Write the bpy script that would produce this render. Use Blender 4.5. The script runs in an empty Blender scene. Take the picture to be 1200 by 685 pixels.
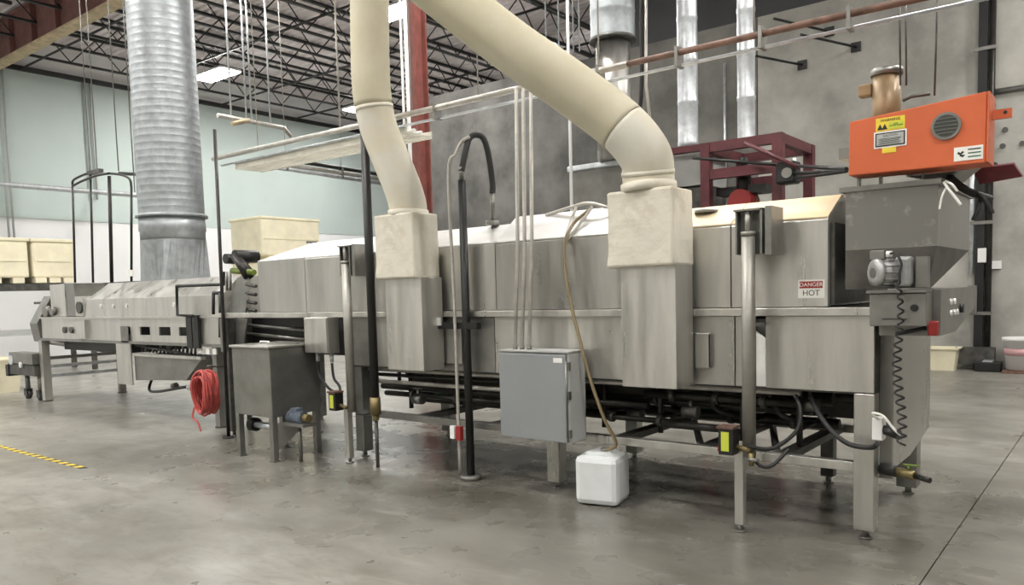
import bpy, math, random
from mathutils import Vector, Matrix
random.seed(4)
SC = bpy.context.scene
COL = SC.collection
R = math.radians

# ------------------------------------------------------------------ camera
YAW, PITCH, ROLL, FPX, CY = -0.668854778, 0.0751143192, -0.0274589277, 918.609443, 411.467079
def cam_axes():
    cy, sy, cp, sp, cr, sr = math.cos(YAW), math.sin(YAW), math.cos(PITCH), math.sin(PITCH), math.cos(ROLL), math.sin(ROLL)
    f = Vector((sy*cp, cy*cp, -sp)); rt = Vector((cy, -sy, 0)); up = rt.cross(f)
    return cr*rt + sr*up, cr*up - sr*rt, f
AX, AU, AF = cam_axes()
CAM = Vector((0, 0, 1.6))
cd = bpy.data.cameras.new('camera'); cam = bpy.data.objects.new('camera', cd); COL.objects.link(cam)
cam.matrix_world = Matrix(((AX.x, AU.x, -AF.x, 0), (AX.y, AU.y, -AF.y, 0), (AX.z, AU.z, -AF.z, 1.6), (0, 0, 0, 1)))
cd.sensor_fit = 'HORIZONTAL'; cd.sensor_width = 36; cd.lens = FPX/1200*36
cd.shift_x = 0; cd.shift_y = (CY-342.5)/1200
cd.clip_start = .05; cd.clip_end = 300
SC.camera = cam
def P(u, v, **k):                     # the point of a real plane (x=, y= or z=) that is seen at u, v
    d = AX*((u-600)/FPX) - AU*((v-CY)/FPX) + AF
    a, c = list(k.items())[0]; i = 'xyz'.index(a)
    return CAM + d*((c-CAM[i])/d[i])

# ------------------------------------------------------------------ world, exposure
w = bpy.data.worlds.new('world'); SC.world = w; w.use_nodes = True
w.node_tree.nodes['Background'].inputs[0].default_value = (1.0, .97, .90, 1)
w.node_tree.nodes['Background'].inputs[1].default_value = .36
SC.view_settings.view_transform = 'Standard'; SC.view_settings.look = 'None'
SC.view_settings.gamma = 1; SC.view_settings.use_curve_mapping = False
SC.view_settings.exposure = 1.36
LAMP = 44.0                            # strength of each high bay diffuser

# ------------------------------------------------------------------ materials
def mat(name, col, rough=.5, metal=0., var=.0, scale=3., stretch=(1, 1, 1), col2=None, bump=0., bscale=None, emit=0., alpha=1., rvar=0., spec=None, detail=6, lo=.35, hi=.65):
    m = bpy.data.materials.new(name); m.use_nodes = True
    nt = m.node_tree; b = nt.nodes['Principled BSDF']
    b.inputs['Base Color'].default_value = (*col, 1); b.inputs['Roughness'].default_value = rough; b.inputs['Metallic'].default_value = metal
    if spec is not None: b.inputs['Specular IOR Level'].default_value = spec
    if var or col2 or bump or rvar:
        tc = nt.nodes.new('ShaderNodeTexCoord'); mp = nt.nodes.new('ShaderNodeMapping'); mp.inputs['Scale'].default_value = stretch
        nt.links.new(tc.outputs['Object'], mp.inputs[0])
        n = nt.nodes.new('ShaderNodeTexNoise'); n.inputs['Scale'].default_value = scale; n.inputs['Detail'].default_value = detail; n.inputs['Roughness'].default_value = .6
        nt.links.new(mp.outputs[0], n.inputs[0])
        mr = nt.nodes.new('ShaderNodeMapRange'); mr.inputs[1].default_value = lo; mr.inputs[2].default_value = hi
        nt.links.new(n.outputs[0], mr.inputs[0])
        if var or col2:
            mx = nt.nodes.new('ShaderNodeMix'); mx.data_type = 'RGBA'
            c2 = col2 if col2 else tuple(min(1, c*(1+var)) for c in col); c1 = col if col2 else tuple(c*(1-var) for c in col)
            mx.inputs[6].default_value = (*c1, 1); mx.inputs[7].default_value = (*c2, 1)
            nt.links.new(mr.outputs[0], mx.inputs[0]); nt.links.new(mx.outputs[2], b.inputs['Base Color'])
        if rvar:
            mq = nt.nodes.new('ShaderNodeMapRange'); mq.inputs[3].default_value = max(.03, rough-rvar); mq.inputs[4].default_value = min(1, rough+rvar)
            nt.links.new(mr.outputs[0], mq.inputs[0]); nt.links.new(mq.outputs[0], b.inputs['Roughness'])
        if bump:
            n2 = n
            if bscale:
                n2 = nt.nodes.new('ShaderNodeTexNoise'); n2.inputs['Scale'].default_value = bscale; n2.inputs['Detail'].default_value = 5
                nt.links.new(mp.outputs[0], n2.inputs[0])
            bp = nt.nodes.new('ShaderNodeBump'); bp.inputs['Strength'].default_value = bump; bp.inputs['Distance'].default_value = .02
            nt.links.new(n2.outputs[0], bp.inputs['Height']); nt.links.new(bp.outputs[0], b.inputs['Normal'])
    if emit:
        b.inputs['Emission Color'].default_value = (*col, 1); b.inputs['Emission Strength'].default_value = emit
    return m
M = {}
M['steel'] = mat('brushed_steel', (.56, .55, .515), .38, .85, var=.13, scale=1.5, stretch=(5, 5, .6), rvar=.11, bump=.03, bscale=7)
M['steel_b'] = mat('brushed_steel_sheet', (.47, .462, .435), .36, .85, var=.16, scale=1.3, stretch=(3.6, 3.6, .6), rvar=.11, bump=.03, bscale=6)
M['steel_dull'] = mat('dull_steel', (.25, .247, .23), .42, .75, var=.15, scale=4)
M['steel_tube'] = mat('matt_steel_tube', (.34, .33, .30), .5, .7, var=.12, scale=5)
M['hopper'] = mat('hopper_steel', (.25, .245, .235), .36, .8, col2=(.50, .49, .48), scale=5.5, lo=.58, hi=.72, rvar=.08)
M['hopper_dk'] = mat('dark_hopper_steel', (.10, .095, .085), .5, .6, var=.3, scale=4)
M['steel_dark'] = mat('dark_steel', (.10, .097, .09), .5, .5, var=.35, scale=7)  # plain dark steel tone
M['steel_lid'] = mat('bright_lid_steel', (.80, .80, .79), .42, .35, var=.08, scale=2, stretch=(1, 4, 4))
M['tan_lid'] = mat('tan_steel', (.74, .58, .36), .5, .1, col2=(.80, .70, .52), scale=1.5, stretch=(.7, 4, 4))  # tan tone for the right-hand lids only
M['galv'] = mat('galvanised_steel', (.36, .385, .40), .48, .6, var=.16, scale=9, rvar=.06)
M['galv_lt'] = mat('pale_galvanised_steel', (.62, .65, .68), .38, .65, var=.16, scale=9)
M['insul'] = mat('cream_insulation_jacket', (.60, .585, .51), .75, 0, col2=(.58, .47, .27), scale=1.7, lo=.46, hi=.85, bump=.12, bscale=6)
M['insul_box'] = mat('cream_wrapped_canvas', (.63, .60, .51), .85, 0, col2=(.42, .36, .26), scale=4.2, lo=.55, hi=.85, bump=.35, bscale=9)
M['insul_y'] = mat('yellowed_insulation_jacket', (.50, .46, .33), .75, 0, col2=(.58, .54, .42), scale=1.8, lo=.4, hi=.7, bump=.12, bscale=6)
M['black'] = mat('black_paint', (.012, .012, .012), .45)
M['rubber'] = mat('black_rubber', (.02, .02, .02), .6)
M['pipe_dk'] = mat('dark_iron_pipe', (.035, .033, .03), .4, .5, var=.3, scale=8)
M['red_col'] = mat('red_oxide_primer', (.20, .062, .05), .6, var=.2, scale=5)
M['girder'] = mat('brown_red_primer', (.19, .085, .075), .65, var=.18, scale=2.5)
M['tanfl'] = mat('tan_flange_paint', (.50, .40, .26), .7, var=.2, scale=4)
M['maroon'] = mat('maroon_paint', (.105, .022, .028), .5, var=.25, scale=5)
M['orange'] = mat('orange_enamel', (.58, .125, .045), .42, var=.06, scale=3)
M['red'] = mat('red_plastic', (.30, .022, .02), .45)
M['hose_red'] = mat('red_rubber_hose', (.50, .085, .075), .45, var=.2, scale=20)
M['cbox'] = mat('grey_enamel', (.25, .265, .272), .45, var=.05, scale=2)
M['cbox_side'] = mat('pale_grey_enamel', (.44, .45, .44), .45, var=.08, scale=3)
M['white'] = mat('white_plastic', (.80, .80, .79), .5)
M['jug'] = mat('milky_plastic', (.74, .77, .78), .35, var=.06, scale=4)
M['conduit'] = mat('grey_conduit', (.50, .48, .44), .4, .4, var=.15, scale=9)
M['rust'] = mat('rusty_pipe', (.17, .10, .075), .7, .2, var=.35, scale=8)
M['tan_hose'] = mat('amber_hose', (.23, .18, .10), .4)
M['tray'] = mat('cream_tray', (.62, .60, .52), .6, var=.1, scale=6)
M['bin'] = mat('cream_yellow_plastic', (.86, .80, .60), .55, var=.08, scale=2)
M['bronze'] = mat('bronze_paint', (.25, .17, .09), .45, .3, var=.2, scale=5)
M['yellow'] = mat('yellow_vinyl', (.80, .60, .05), .5)
M['labelw'] = mat('white_vinyl', (.80, .80, .76), .5)
M['labelg'] = mat('yellow_green_vinyl', (.55, .62, .06), .5)
M['sign_red'] = mat('dark_red_vinyl', (.30, .02, .02), .5)
M['ink'] = mat('black_ink', (.015, .015, .015), .6)
M['green'] = mat('green_paint', (.02, .13, .07), .6)
M['lime'] = mat('lime_rubber', (.14, .19, .03), .6)
M['motorgrey'] = mat('cast_motor_grey', (.38, .385, .38), .45, .45, var=.2, scale=12)
M['motorblue'] = mat('blue_grey_motor', (.16, .19, .24), .45, .3, var=.2, scale=12)
M['brass'] = mat('brass', (.24, .19, .09), .5, .7)
M['joist'] = mat('black_joist_paint', (.018, .017, .017), .5)
M['glassdk'] = mat('smoked_glass', (.05, .055, .05), .35, 0)
M['lens'] = mat('lamp_diffuser', (1, .975, .93), .5, emit=LAMP)
M['fixture'] = mat('fixture_white', (.7, .7, .7), .5)
M['deck'] = mat('roof_deck_primer', (.78, .72, .74), .7, var=.12, scale=1)
M['grey_dk'] = mat('dark_grey_matt', (.06, .062, .068), .6, var=.1, scale=1)
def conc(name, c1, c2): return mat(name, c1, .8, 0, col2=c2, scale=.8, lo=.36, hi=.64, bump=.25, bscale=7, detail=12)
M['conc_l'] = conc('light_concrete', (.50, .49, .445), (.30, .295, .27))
M['conc_m'] = conc('mid_concrete', (.24, .235, .215), (.12, .118, .105))
M['conc_d'] = conc('dark_concrete', (.155, .152, .142), (.062, .06, .056))

def floor_mat():
    m = bpy.data.materials.new('polished_concrete'); m.use_nodes = True; nt = m.node_tree; b = nt.nodes['Principled BSDF']
    N = nt.nodes.new; L = nt.links.new
    tc = N('ShaderNodeTexCoord')
    def noise(s, st=(1, 1, 1), det=8, lo=.3, hi=.7, dist=0):
        mp = N('ShaderNodeMapping'); mp.inputs['Scale'].default_value = st; L(tc.outputs['Object'], mp.inputs[0])
        n = N('ShaderNodeTexNoise'); n.inputs['Scale'].default_value = s; n.inputs['Detail'].default_value = det; n.inputs['Distortion'].default_value = dist
        L(mp.outputs[0], n.inputs[0]); r = N('ShaderNodeMapRange'); r.inputs[1].default_value = lo; r.inputs[2].default_value = hi; L(n.outputs[0], r.inputs[0]); return r.outputs[0]
    def mix(f, a, b_):
        x = N('ShaderNodeMix'); x.data_type = 'RGBA'
        if isinstance(f, float): x.inputs[0].default_value = f
        else: L(f, x.inputs[0])
        for i, v in ((6, a), (7, b_)):
            if isinstance(v, tuple): x.inputs[i].default_value = (*v, 1)
            else: L(v, x.inputs[i])
        return x.outputs[2]
    def mul(a, v):
        x = N('ShaderNodeMath'); x.operation = 'MULTIPLY'; L(a, x.inputs[0])
        if isinstance(v, float): x.inputs[1].default_value = v
        else: L(v, x.inputs[1])
        return x.outputs[0]
    c = mix(noise(.45), (.17, .162, .138), (.33, .322, .29))
    c = mix(mul(noise(2.2, lo=.42, hi=.72, dist=.8, st=(.6, 1.3, 1)), .65), c, (.12, .11, .085))
    c = mix(mul(noise(7., lo=.5, hi=.78, dist=1.8, st=(.5, 1.4, 1)), .5), c, (.11, .10, .085))
    # wet, grimy band along the machine, with the shade under it painted into the colour
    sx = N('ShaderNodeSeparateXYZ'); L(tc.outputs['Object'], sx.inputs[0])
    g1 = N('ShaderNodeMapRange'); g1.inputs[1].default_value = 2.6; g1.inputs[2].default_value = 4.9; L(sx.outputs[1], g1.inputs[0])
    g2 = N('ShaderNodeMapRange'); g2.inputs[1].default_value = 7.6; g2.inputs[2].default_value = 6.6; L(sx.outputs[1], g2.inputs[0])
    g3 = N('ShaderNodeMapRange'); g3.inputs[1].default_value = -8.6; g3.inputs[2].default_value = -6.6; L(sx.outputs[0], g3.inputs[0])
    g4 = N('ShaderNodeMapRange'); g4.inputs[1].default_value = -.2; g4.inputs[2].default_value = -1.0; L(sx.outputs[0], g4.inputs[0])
    wet_shade = mul(mul(mul(g1.outputs[0], g2.outputs[0]), mul(g3.outputs[0], g4.outputs[0])), noise(1.1, lo=.15, hi=.7, det=3))
    c = mix(mul(wet_shade, .8), c, (.045, .041, .03))
    c = mix(mul(noise(3.5, lo=.58, hi=.82, dist=1.2, st=(.5, 1.3, 1)), .4), c, (.42, .41, .38))
    L(c, b.inputs['Base Color'])
    ro = N('ShaderNodeMapRange'); ro.inputs[3].default_value = .27; ro.inputs[4].default_value = .12; L(wet_shade, ro.inputs[0])
    ad = N('ShaderNodeMath'); ad.operation = 'ADD'; L(ro.outputs[0], ad.inputs[0]); L(mul(noise(3.), .16), ad.inputs[1]); L(ad.outputs[0], b.inputs['Roughness'])
    b.inputs['Specular IOR Level'].default_value = .6
    bp = N('ShaderNodeBump'); bp.inputs['Strength'].default_value = .08; bp.inputs['Distance'].default_value = .02; L(noise(5., lo=0., hi=1.), bp.inputs['Height']); L(bp.outputs[0], b.inputs['Normal'])
    return m
M['floor'] = floor_mat()

# ------------------------------------------------------------------ helpers
class MB:
    def __init__(s): s.v = []; s.f = []; s.sm = []
    def add(s, vs, fs, smooth=False):
        o = len(s.v); s.v += [Vector(v) for v in vs]; s.f += [[i+o for i in f] for f in fs]; s.sm += [smooth]*len(fs); return s
    def box(s, x0, x1, y0, y1, z0, z1, rot=None, piv=None):
        vs = [Vector((x, y, z)) for z in (z0, z1) for y in (y0, y1) for x in (x0, x1)]
        if rot is not None:
            pv = Vector(piv) if piv is not None else Vector(((x0+x1)/2, (y0+y1)/2, (z0+z1)/2)); vs = [pv + rot @ (q-pv) for q in vs]
        return s.add(vs, [(0, 2, 3, 1), (4, 5, 7, 6), (0, 1, 5, 4), (2, 6, 7, 3), (0, 4, 6, 2), (1, 3, 7, 5)])
    def prism(s, poly, axis, a, b):               # poly in the other two axes, extruded from a to b
        n = len(poly)
        def mk(p, t): return {'x': (t, p[0], p[1]), 'y': (p[0], t, p[1]), 'z': (p[0], p[1], t)}[axis]
        vs = [mk(p, a) for p in poly] + [mk(p, b) for p in poly]
        return s.add(vs, [tuple(range(n)), tuple(range(2*n-1, n-1, -1))] + [(i, i+n, (i+1) % n+n, (i+1) % n) for i in range(n)])
    def tube(s, pts, r, n=10, cap=True):
        pts = [Vector(p) for p in pts]; m = len(pts); rs = r if isinstance(r, (list, tuple)) else [r]*m
        t0 = (pts[1]-pts[0]).normalized(); nrm = t0.orthogonal().normalized(); vs = []
        for i, p in enumerate(pts):
            t = (pts[min(i+1, m-1)]-pts[max(i-1, 0)])
            t = t.normalized() if t.length > 1e-9 else t0
            nrm = (nrm - t*nrm.dot(t)); nrm = nrm.normalized() if nrm.length > 1e-6 else t.orthogonal().normalized()
            bn = t.cross(nrm)
            vs += [p + (nrm*math.cos(2*math.pi*k/n) + bn*math.sin(2*math.pi*k/n))*rs[i] for k in range(n)]
        fs = [(i*n+k, i*n+(k+1) % n, (i+1)*n+(k+1) % n, (i+1)*n+k) for i in range(m-1) for k in range(n)]
        s.add(vs, fs, True)
        if cap:
            o = len(s.v)-len(vs); s.f += [[o+k for k in range(n-1, -1, -1)], [o+(m-1)*n+k for k in range(n)]]; s.sm += [False, False]
        return s
    def cyl(s, a, b, r, n=16): return s.tube([a, b], r, n)
    def build(s, name, m, parent=None, bev=0., kind=None):
        org = Vector((0, 0, 0)); q = parent
        root = parent
        while root is not None and root.parent is not None: root = root.parent
        if root is not None: org = root.location
        me = bpy.data.meshes.new(name); me.from_pydata([tuple(v-org) for v in s.v], [], s.f)
        me.polygons.foreach_set('use_smooth', s.sm); me.materials.append(M[m] if isinstance(m, str) else m); me.update()
        import bmesh as _b
        bm = _b.new(); bm.from_mesh(me); _b.ops.recalc_face_normals(bm, faces=bm.faces); bm.to_mesh(me); bm.free()
        o = bpy.data.objects.new(name, me); COL.objects.link(o)
        if parent is not None: o.parent = parent
        if bev:
            b = o.modifiers.new('bevel', 'BEVEL'); b.width = bev; b.segments = 2; b.limit_method = 'ANGLE'
        if kind: o['kind'] = kind
        return o
def B(*a, **k): return MB().box(*a, **k)
def smooth(pts, n=6):
    pts = [Vector(p) for p in pts]; out = []
    for i in range(len(pts)-1):
        p0, p1, p2, p3 = pts[max(i-1, 0)], pts[i], pts[i+1], pts[min(i+2, len(pts)-1)]
        for k in range(n):
            t = k/n; out.append(.5*((2*p1)+(p2-p0)*t+(2*p0-5*p1+4*p2-p3)*t*t+(3*p1-p0-3*p2+p3)*t**3))
    return out+[pts[-1]]
def thing(name, label, cat, loc=(0, 0, 0), group=None):
    o = bpy.data.objects.new(name, None); COL.objects.link(o); o.location = loc; o.empty_display_size = .1
    o['label'] = label; o['category'] = cat
    if group: o['group'] = group
    return o
def tag(o, label, cat, group=None):
    # give a single-mesh thing its own origin at its base
    vs = [v.co for v in o.data.vertices]; c = Vector((sum(v.x for v in vs)/len(vs), sum(v.y for v in vs)/len(vs), min(v.z for v in vs)))
    if o.parent is None and o.location.length < 1e-9:
        o.data.transform(Matrix.Translation(-c)); o.location = c
    o['label'] = label; o['category'] = cat
    if group: o['group'] = group
    return o
def struct(o): o['kind'] = 'structure'; return o
def copy_thing(o, loc, label=None, group=None):
    r = o.copy(); COL.objects.link(r); r.location = loc
    if label: r['label'] = label
    if group: r['group'] = group
    def rec(a, b):
        for ch in list(a.children):
            if ch.parent is a:
                c = ch.copy(); COL.objects.link(c); c.parent = b; rec(ch, c)
    rec(o, r); return r
def text(s, size, m, parent, loc, rot=(R(90), 0, 0), name='lettering', sx=1., ext=.0006):
    cu = bpy.data.curves.new(name, 'FONT'); cu.body = s; cu.size = size; cu.extrude = ext; cu.align_x = 'CENTER'; cu.align_y = 'CENTER'; cu.space_line = .85
    t = bpy.data.objects.new('tmp', cu); COL.objects.link(t)
    bpy.context.view_layer.update()
    me = bpy.data.meshes.new_from_object(t.evaluated_get(bpy.context.evaluated_depsgraph_get())); bpy.data.objects.remove(t); bpy.data.curves.remove(cu)
    me.materials.clear(); me.materials.append(M[m]); me.name = name
    o = bpy.data.objects.new(name, me); COL.objects.link(o); root = parent
    while root.parent is not None: root = root.parent
    o.parent = parent; o.location = Vector(loc)-root.location; o.rotation_euler = rot; o.scale = (sx, 1, 1)
    return o

# ------------------------------------------------------------------ the setting
XL, YF, ZD = -26.0, 27.0, 9.5
fl = struct(B(XL-.3, 14, -9, YF+.3, -.2, -.03).build('floor', 'steel_dark'))
for (x0, x1) in ((XL, -.844), (-.836, 14)):
    for (y0, y1) in ((-9, YF),):
        B(x0, x1, y0, y1, -.03, 0).build('slab', 'floor', fl)
wl = struct(B(XL-.3, XL, -9, YF, 0, ZD).build('wall_left', mat('white_wall_paint', (.80, .81, .82), .7, var=.03, scale=.4)))
B(XL, XL+.02, -9, YF, 4.2, 8.6).build('painted_band', mat('pale_teal_paint', (.50, .58, .56), .7, var=.05, scale=.3), wl)
B(XL+.02, XL+.12, -9, YF, 8.52, 8.66).build('ledger', 'joist', wl)
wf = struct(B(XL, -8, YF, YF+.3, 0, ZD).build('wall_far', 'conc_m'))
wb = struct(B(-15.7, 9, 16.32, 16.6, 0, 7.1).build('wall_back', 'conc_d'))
for x0, x1, z0, z1, m in ((-15.7, -10.1, 0, 7.1, 'conc_d'), (-10.08, -6.2, 0, 7.1, 'conc_m'), (-6.18, -2.12, 0, 7.1, 'conc_l'), (-2.1, 9, 0, 4.84, 'conc_l'), (-2.1, 9, 4.86, 7.1, 'conc_l')):  # panel tints get darker towards the left
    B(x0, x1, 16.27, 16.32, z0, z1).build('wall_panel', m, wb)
wr = struct(B(14, 14.3, -9, 16.3, 0, ZD).build('wall_right', 'conc_l'))
wn = struct(B(XL, 14, -9.3, -9, 0, ZD).build('wall_front', 'conc_l'))
for k, x in enumerate((-20, -13, -6, 1, 8)): 
    dd_ = struct(B(x-1.6, x+1.6, -9.0, -8.94, 0, 3.6).build('door_%d' % (k+1), 'grey_dk' if k % 2 else 'labelw'))  # unseen doors, added to give the steel light and dark reflections
    for z in (.9, 1.8, 2.7): B(x-1.6, x+1.6, -8.94, -8.925, z-.02, z+.02).build('panel_joint', 'steel_dark', dd_)
up = struct(B(-9.9, 9, 16.34, 16.6, 7.1, ZD).build('wall_back_upper', 'grey_dk'))  # upper part of the back wall in plain dark grey
# roof deck, corrugated in real relief
md = MB(); ys = []; y = -9
while y < YF: ys += [(y, 0), (y+.09, 0), (y+.12, .05), (y+.21, .05), (y+.24, 0)]; y += .24
vs = []
for (yy, dz) in ys: vs += [(XL, yy, ZD+dz), (14, yy, ZD+dz)]
md.add(vs, [(2*i, 2*i+1, 2*i+3, 2*i+2) for i in range(len(ys)-1)])
md.box(XL, 14, -9, YF, ZD+.1, ZD+.3)
struct(md.build('ceiling', 'deck'))

def joist(x, y0, y1, zb=8.6, zt=9.42):
    t = thing('roof_joist', 'black open-web steel roof joist running under the roof deck', 'joist', (x, y0, zb), 'open-web roof joists under the deck')
    t['kind'] = 'structure'
    MB().box(x-.04, x+.04, y0, y1, zb, zb+.06).build('bottom_chord', 'joist', t)
    MB().box(x-.05, x+.05, y0, y1, zt, zt+.07).build('top_chord', 'joist', t)
    n = max(2, int(round((y1-y0)/1.5))); d = (y1-y0)/n
    wbm = MB()
    for i in range(n):
        a = y0+i*d
        wbm.tube([(x, a, zb+.05), (x, a+d/2, zt)], .019, 5); wbm.tube([(x, a+d/2, zt), (x, a+d, zb+.05)], .019, 5)
    wbm.build('web', 'joist', t)
xs = [-14.45-1.44*k for k in range(8)]
for x in xs:
    joist(x, 9.15, 26.6)
    joist(x, -2.0, 8.6)
for k in range(1, 5): joist(-14.45+1.44*k, 9.15, 26.6 if k < 4 else 16.2)
for k in range(5, 8): joist(-14.45+1.44*k, 9.15, 16.2)
br0 = None
for yy, wh in ((9.8, 'nearest'), (12.98, 'second nearest'), (16.22, 'third'), (19.4, 'fourth'), (22.6, 'farthest')):
    tag(MB().tube([(-25.9, yy, 8.585), (-8.5, yy, 8.585)], .032, 6).build('joist_bridging', 'joist'), wh+' black bridging rod crossing under the roof joists', 'rod', 'joist bridging rods')
# cross bridging (X braces) close to the girder
# girder and column
g = thing('roof_girder', 'deep brown-red steel roof girder with tan bottom flange at upper left', 'girder', (-17, 8.9, 8.3))
B(XL+.05, -8.6, 8.88, 8.92, 8.36, 9.36).build('web', 'girder', g)
B(XL+.05, -8.6, 8.74, 9.06, 8.3, 8.36).build('bottom_flange', 'tanfl', g)['label'] = 'tan-painted bottom flange'
B(XL+.05, -8.6, 8.74, 9.06, 9.34, 9.4).build('top_flange', 'girder', g)
for x in xs: B(x+.7, x+.72, 8.75, 8.88, 8.36, 9.34).build('stiffener', 'girder', g)
cx = P(491, 150, y=8.9).x
c = thing('steel_column', 'red oxide steel column behind the left cream duct', 'column', (cx, 8.9, 0))
B(cx-.1, cx+.1, 8.76, 8.785, .02, 8.3).build('flange', 'red_col', c); B(cx-.1, cx+.1, 9.015, 9.04, .02, 8.3).build('flange', 'red_col', c)
B(cx-.012, cx+.012, 8.785, 9.015, .02, 8.3).build('web', 'red_col', c); B(cx-.2, cx+.2, 8.7, 9.1, 0, .02).build('base_plate', 'red_col', c)
for k, (u, lab) in enumerate(((474, 'thin white pipe running up left of the red column, the farther left one'), (479.5, 'white pipe running up tight against the red column'))):
    x = P(u, 150, y=8.55).x; tag(MB().tube([(x, 8.55, 0), (x, 8.55, 9.4)], .03 if k else .022, 8).build('riser_pipe', 'white'), lab, 'pipe')

# high bay lamps; the unseen ones are added to light the hall
def fixture(x, y, lab, grp=None):
    t = thing('high_bay_lamp', lab, 'ceiling light', (x, y, 8.4), grp)
    B(x-.82, x+.82, y-.35, y+.35, 8.43, 8.50).build('housing', 'fixture', t, bev=.01)
    B(x-.8, x+.8, y-.33, y+.33, 8.40, 8.43).build('diffuser', 'lens', t)
    for sx in (-.6, .6): MB().tube([(x+sx, y, 8.5), (x+sx, y, 9.48)], .006, 5).build('hanger', 'conduit', t)
for X_ in (-22, -14, -6, 2):
    for Y_ in (-4, 1.9, 7.8, 13.7, 19.6):
        if (X_, Y_) in ((2, 19.6), (-6, 19.6), (-6, 13.7), (-22, 7.8)): continue
        lab = {(-22, 13.7): 'bright white lamp hanging right of the big spiral duct', (-14, 13.7): 'bright white lamp seen between the left cream duct and red column',
               (-22, 19.6): 'farthest bright lamp peeking out left of the cream duct above the pipe run'}.get((X_, Y_), 'unseen white rectangular high bay lamp overhead, added to light the hall')
        fixture(X_, Y_, lab, 'high bay lamps under the roof')

# ------------------------------------------------------------------ the main machine
YM = 5.084
mc = thing('tunnel_cooker', 'long stainless steel tunnel cooker with a ridged hood standing on square legs', 'machine', (-4.8, 5.8, 0))
def hood_section(x0, x1, zr, m='steel'):
    MB().prism([(YM, 1.457), (YM, 2.0), (YM+.012, 2.014), (5.385, zr-.012), (6.25, zr-.012), (6.55, 2.0), (6.55, 1.457)], 'x', x0+.003, x1-.003).build('hood_section', m, mc, bev=.003)
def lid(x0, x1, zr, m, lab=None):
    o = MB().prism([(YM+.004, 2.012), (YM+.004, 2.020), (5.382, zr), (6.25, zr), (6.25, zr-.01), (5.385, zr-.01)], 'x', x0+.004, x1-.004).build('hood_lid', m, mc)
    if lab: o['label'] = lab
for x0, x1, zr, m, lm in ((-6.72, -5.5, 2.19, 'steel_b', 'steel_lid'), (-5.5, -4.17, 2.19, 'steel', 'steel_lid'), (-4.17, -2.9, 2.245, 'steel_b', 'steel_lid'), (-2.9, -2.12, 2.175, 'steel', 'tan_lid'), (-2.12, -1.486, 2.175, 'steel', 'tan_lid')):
    hood_section(x0, x1, zr, m); lid(x0, x1, zr, lm, 'tan sloping lid' if lm == 'tan_lid' else None)
# hipped left end of the hood
vs = [(-7.55, YM, 1.457), (-6.725, YM, 1.457), (-6.725, 6.55, 1.457), (-7.55, 6.55, 1.457), (-7.55, YM, 2.012), (-6.725, YM, 2.012), (-6.725, 6.55, 2.0), (-7.55, 6.55, 2.0), (-6.95, 5.385, 2.18), (-6.725, 5.385, 2.18), (-6.725, 6.25, 2.18), (-6.95, 6.25, 2.18)]
MB().add(vs, [(0, 3, 2, 1), (0, 1, 5, 4), (1, 2, 6, 10, 9, 5), (2, 3, 7, 6), (3, 0, 4, 7), (4, 5, 9, 8), (6, 7, 11, 10), (7, 4, 8, 11), (8, 9, 10, 11)]).build('hood_section', 'steel_b', mc, bev=.003)
MB().add([(-7.55, YM-.002, 2.016), (-6.73, YM-.002, 2.016), (-6.73, 5.383, 2.188), (-6.95, 5.383, 2.188), (-7.55, 6.55, 2.008), (-6.95, 6.25, 2.188)], [(0, 1, 2, 3), (0, 3, 5, 4)]).build('hood_lid', 'steel_lid', mc)
B(-1.484, -1.462, 5.13, 6.5, 1.47, 1.98).build('end_panel', 'steel_dark', mc)
for x in (-7.05, -5.6, -4.3):       # lid ties on the ridge
    B(x-.015, x+.015, 5.38, 5.5, 2.19, 2.215).build('lid_clip', 'steel_dull', mc)
# rail under the hood
B(-8.35, -1.2, 5.045, 5.10, 1.40, 1.452).build('side_rail', 'steel', mc, bev=.004)
B(-7.6, -1.3, 5.10, 6.55, 1.43, 1.452).build('deck_plate', 'steel_dull', mc)
# skirt panels
sk = [(-6.1, -5.72, 'steel_dull'), (-5.72, -4.84, 'steel_b'), (-4.84, -4.2, 'steel_dull'), (-4.2, -3.82, 'steel'), (-3.82, -2.43, 'steel'), (-2.43, -2.095, 'steel_b'), (-2.095, -1.958, 'steel_b'), (-1.887, -1.213, 'steel')]
for a, b_, m in sk: B(a+.003, b_-.003, YM, YM+.02, .925, 1.398).build('skirt_panel', m, mc, bev=.003)
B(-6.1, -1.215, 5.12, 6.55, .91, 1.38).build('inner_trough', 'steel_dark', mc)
MB().prism([(-1.955, .93), (-1.89, .93), (-1.89, 1.25), (-1.955, 1.30)], 'y', 5.10, 5.112).build('gap_plate', 'steel_lid', mc)['label'] = 'bright narrow plate in the skirt gap'
h = B(-1.99, -1.87, 5.03, 5.05, 1.335, 1.36).build('hinge', 'steel_dark', mc)
bp = B(-2.375, -2.262, 5.05, 5.084, 1.04, 1.285).build('access_cover', 'steel', mc, bev=.008)
B(-2.268, -2.258, 5.046, 5.05, 1.05, 1.275).build('gasket', 'black', bp)
bp = B(-4.80, -4.56, 5.06, 5.084, .99, 1.30).build('access_cover', 'steel_b', mc, bev=.006)
# left open bay below the rail, a black box standing for its shaded interior
B(-8.22, -6.15, 5.42, 6.5, .98, 1.38).build('dark_bay_fill', 'black', mc)
for z in (1.30, 1.2): MB().tube([(-8.25, 5.35, z), (-6.6, 5.35, z-.08)], .018, 8).build('spray_pipe', 'steel_dull', mc)
B(-8.36, -8.26, 5.08, 6.5, 1.0, 1.39).build('end_plate', 'steel_dull', mc)
MB().prism([(-8.25, 1.05), (-8.1, 1.05), (-7.98, 1.38), (-8.2, 1.38)], 'y', 5.2, 5.22).build('gusset', 'steel_dull', mc)
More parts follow.
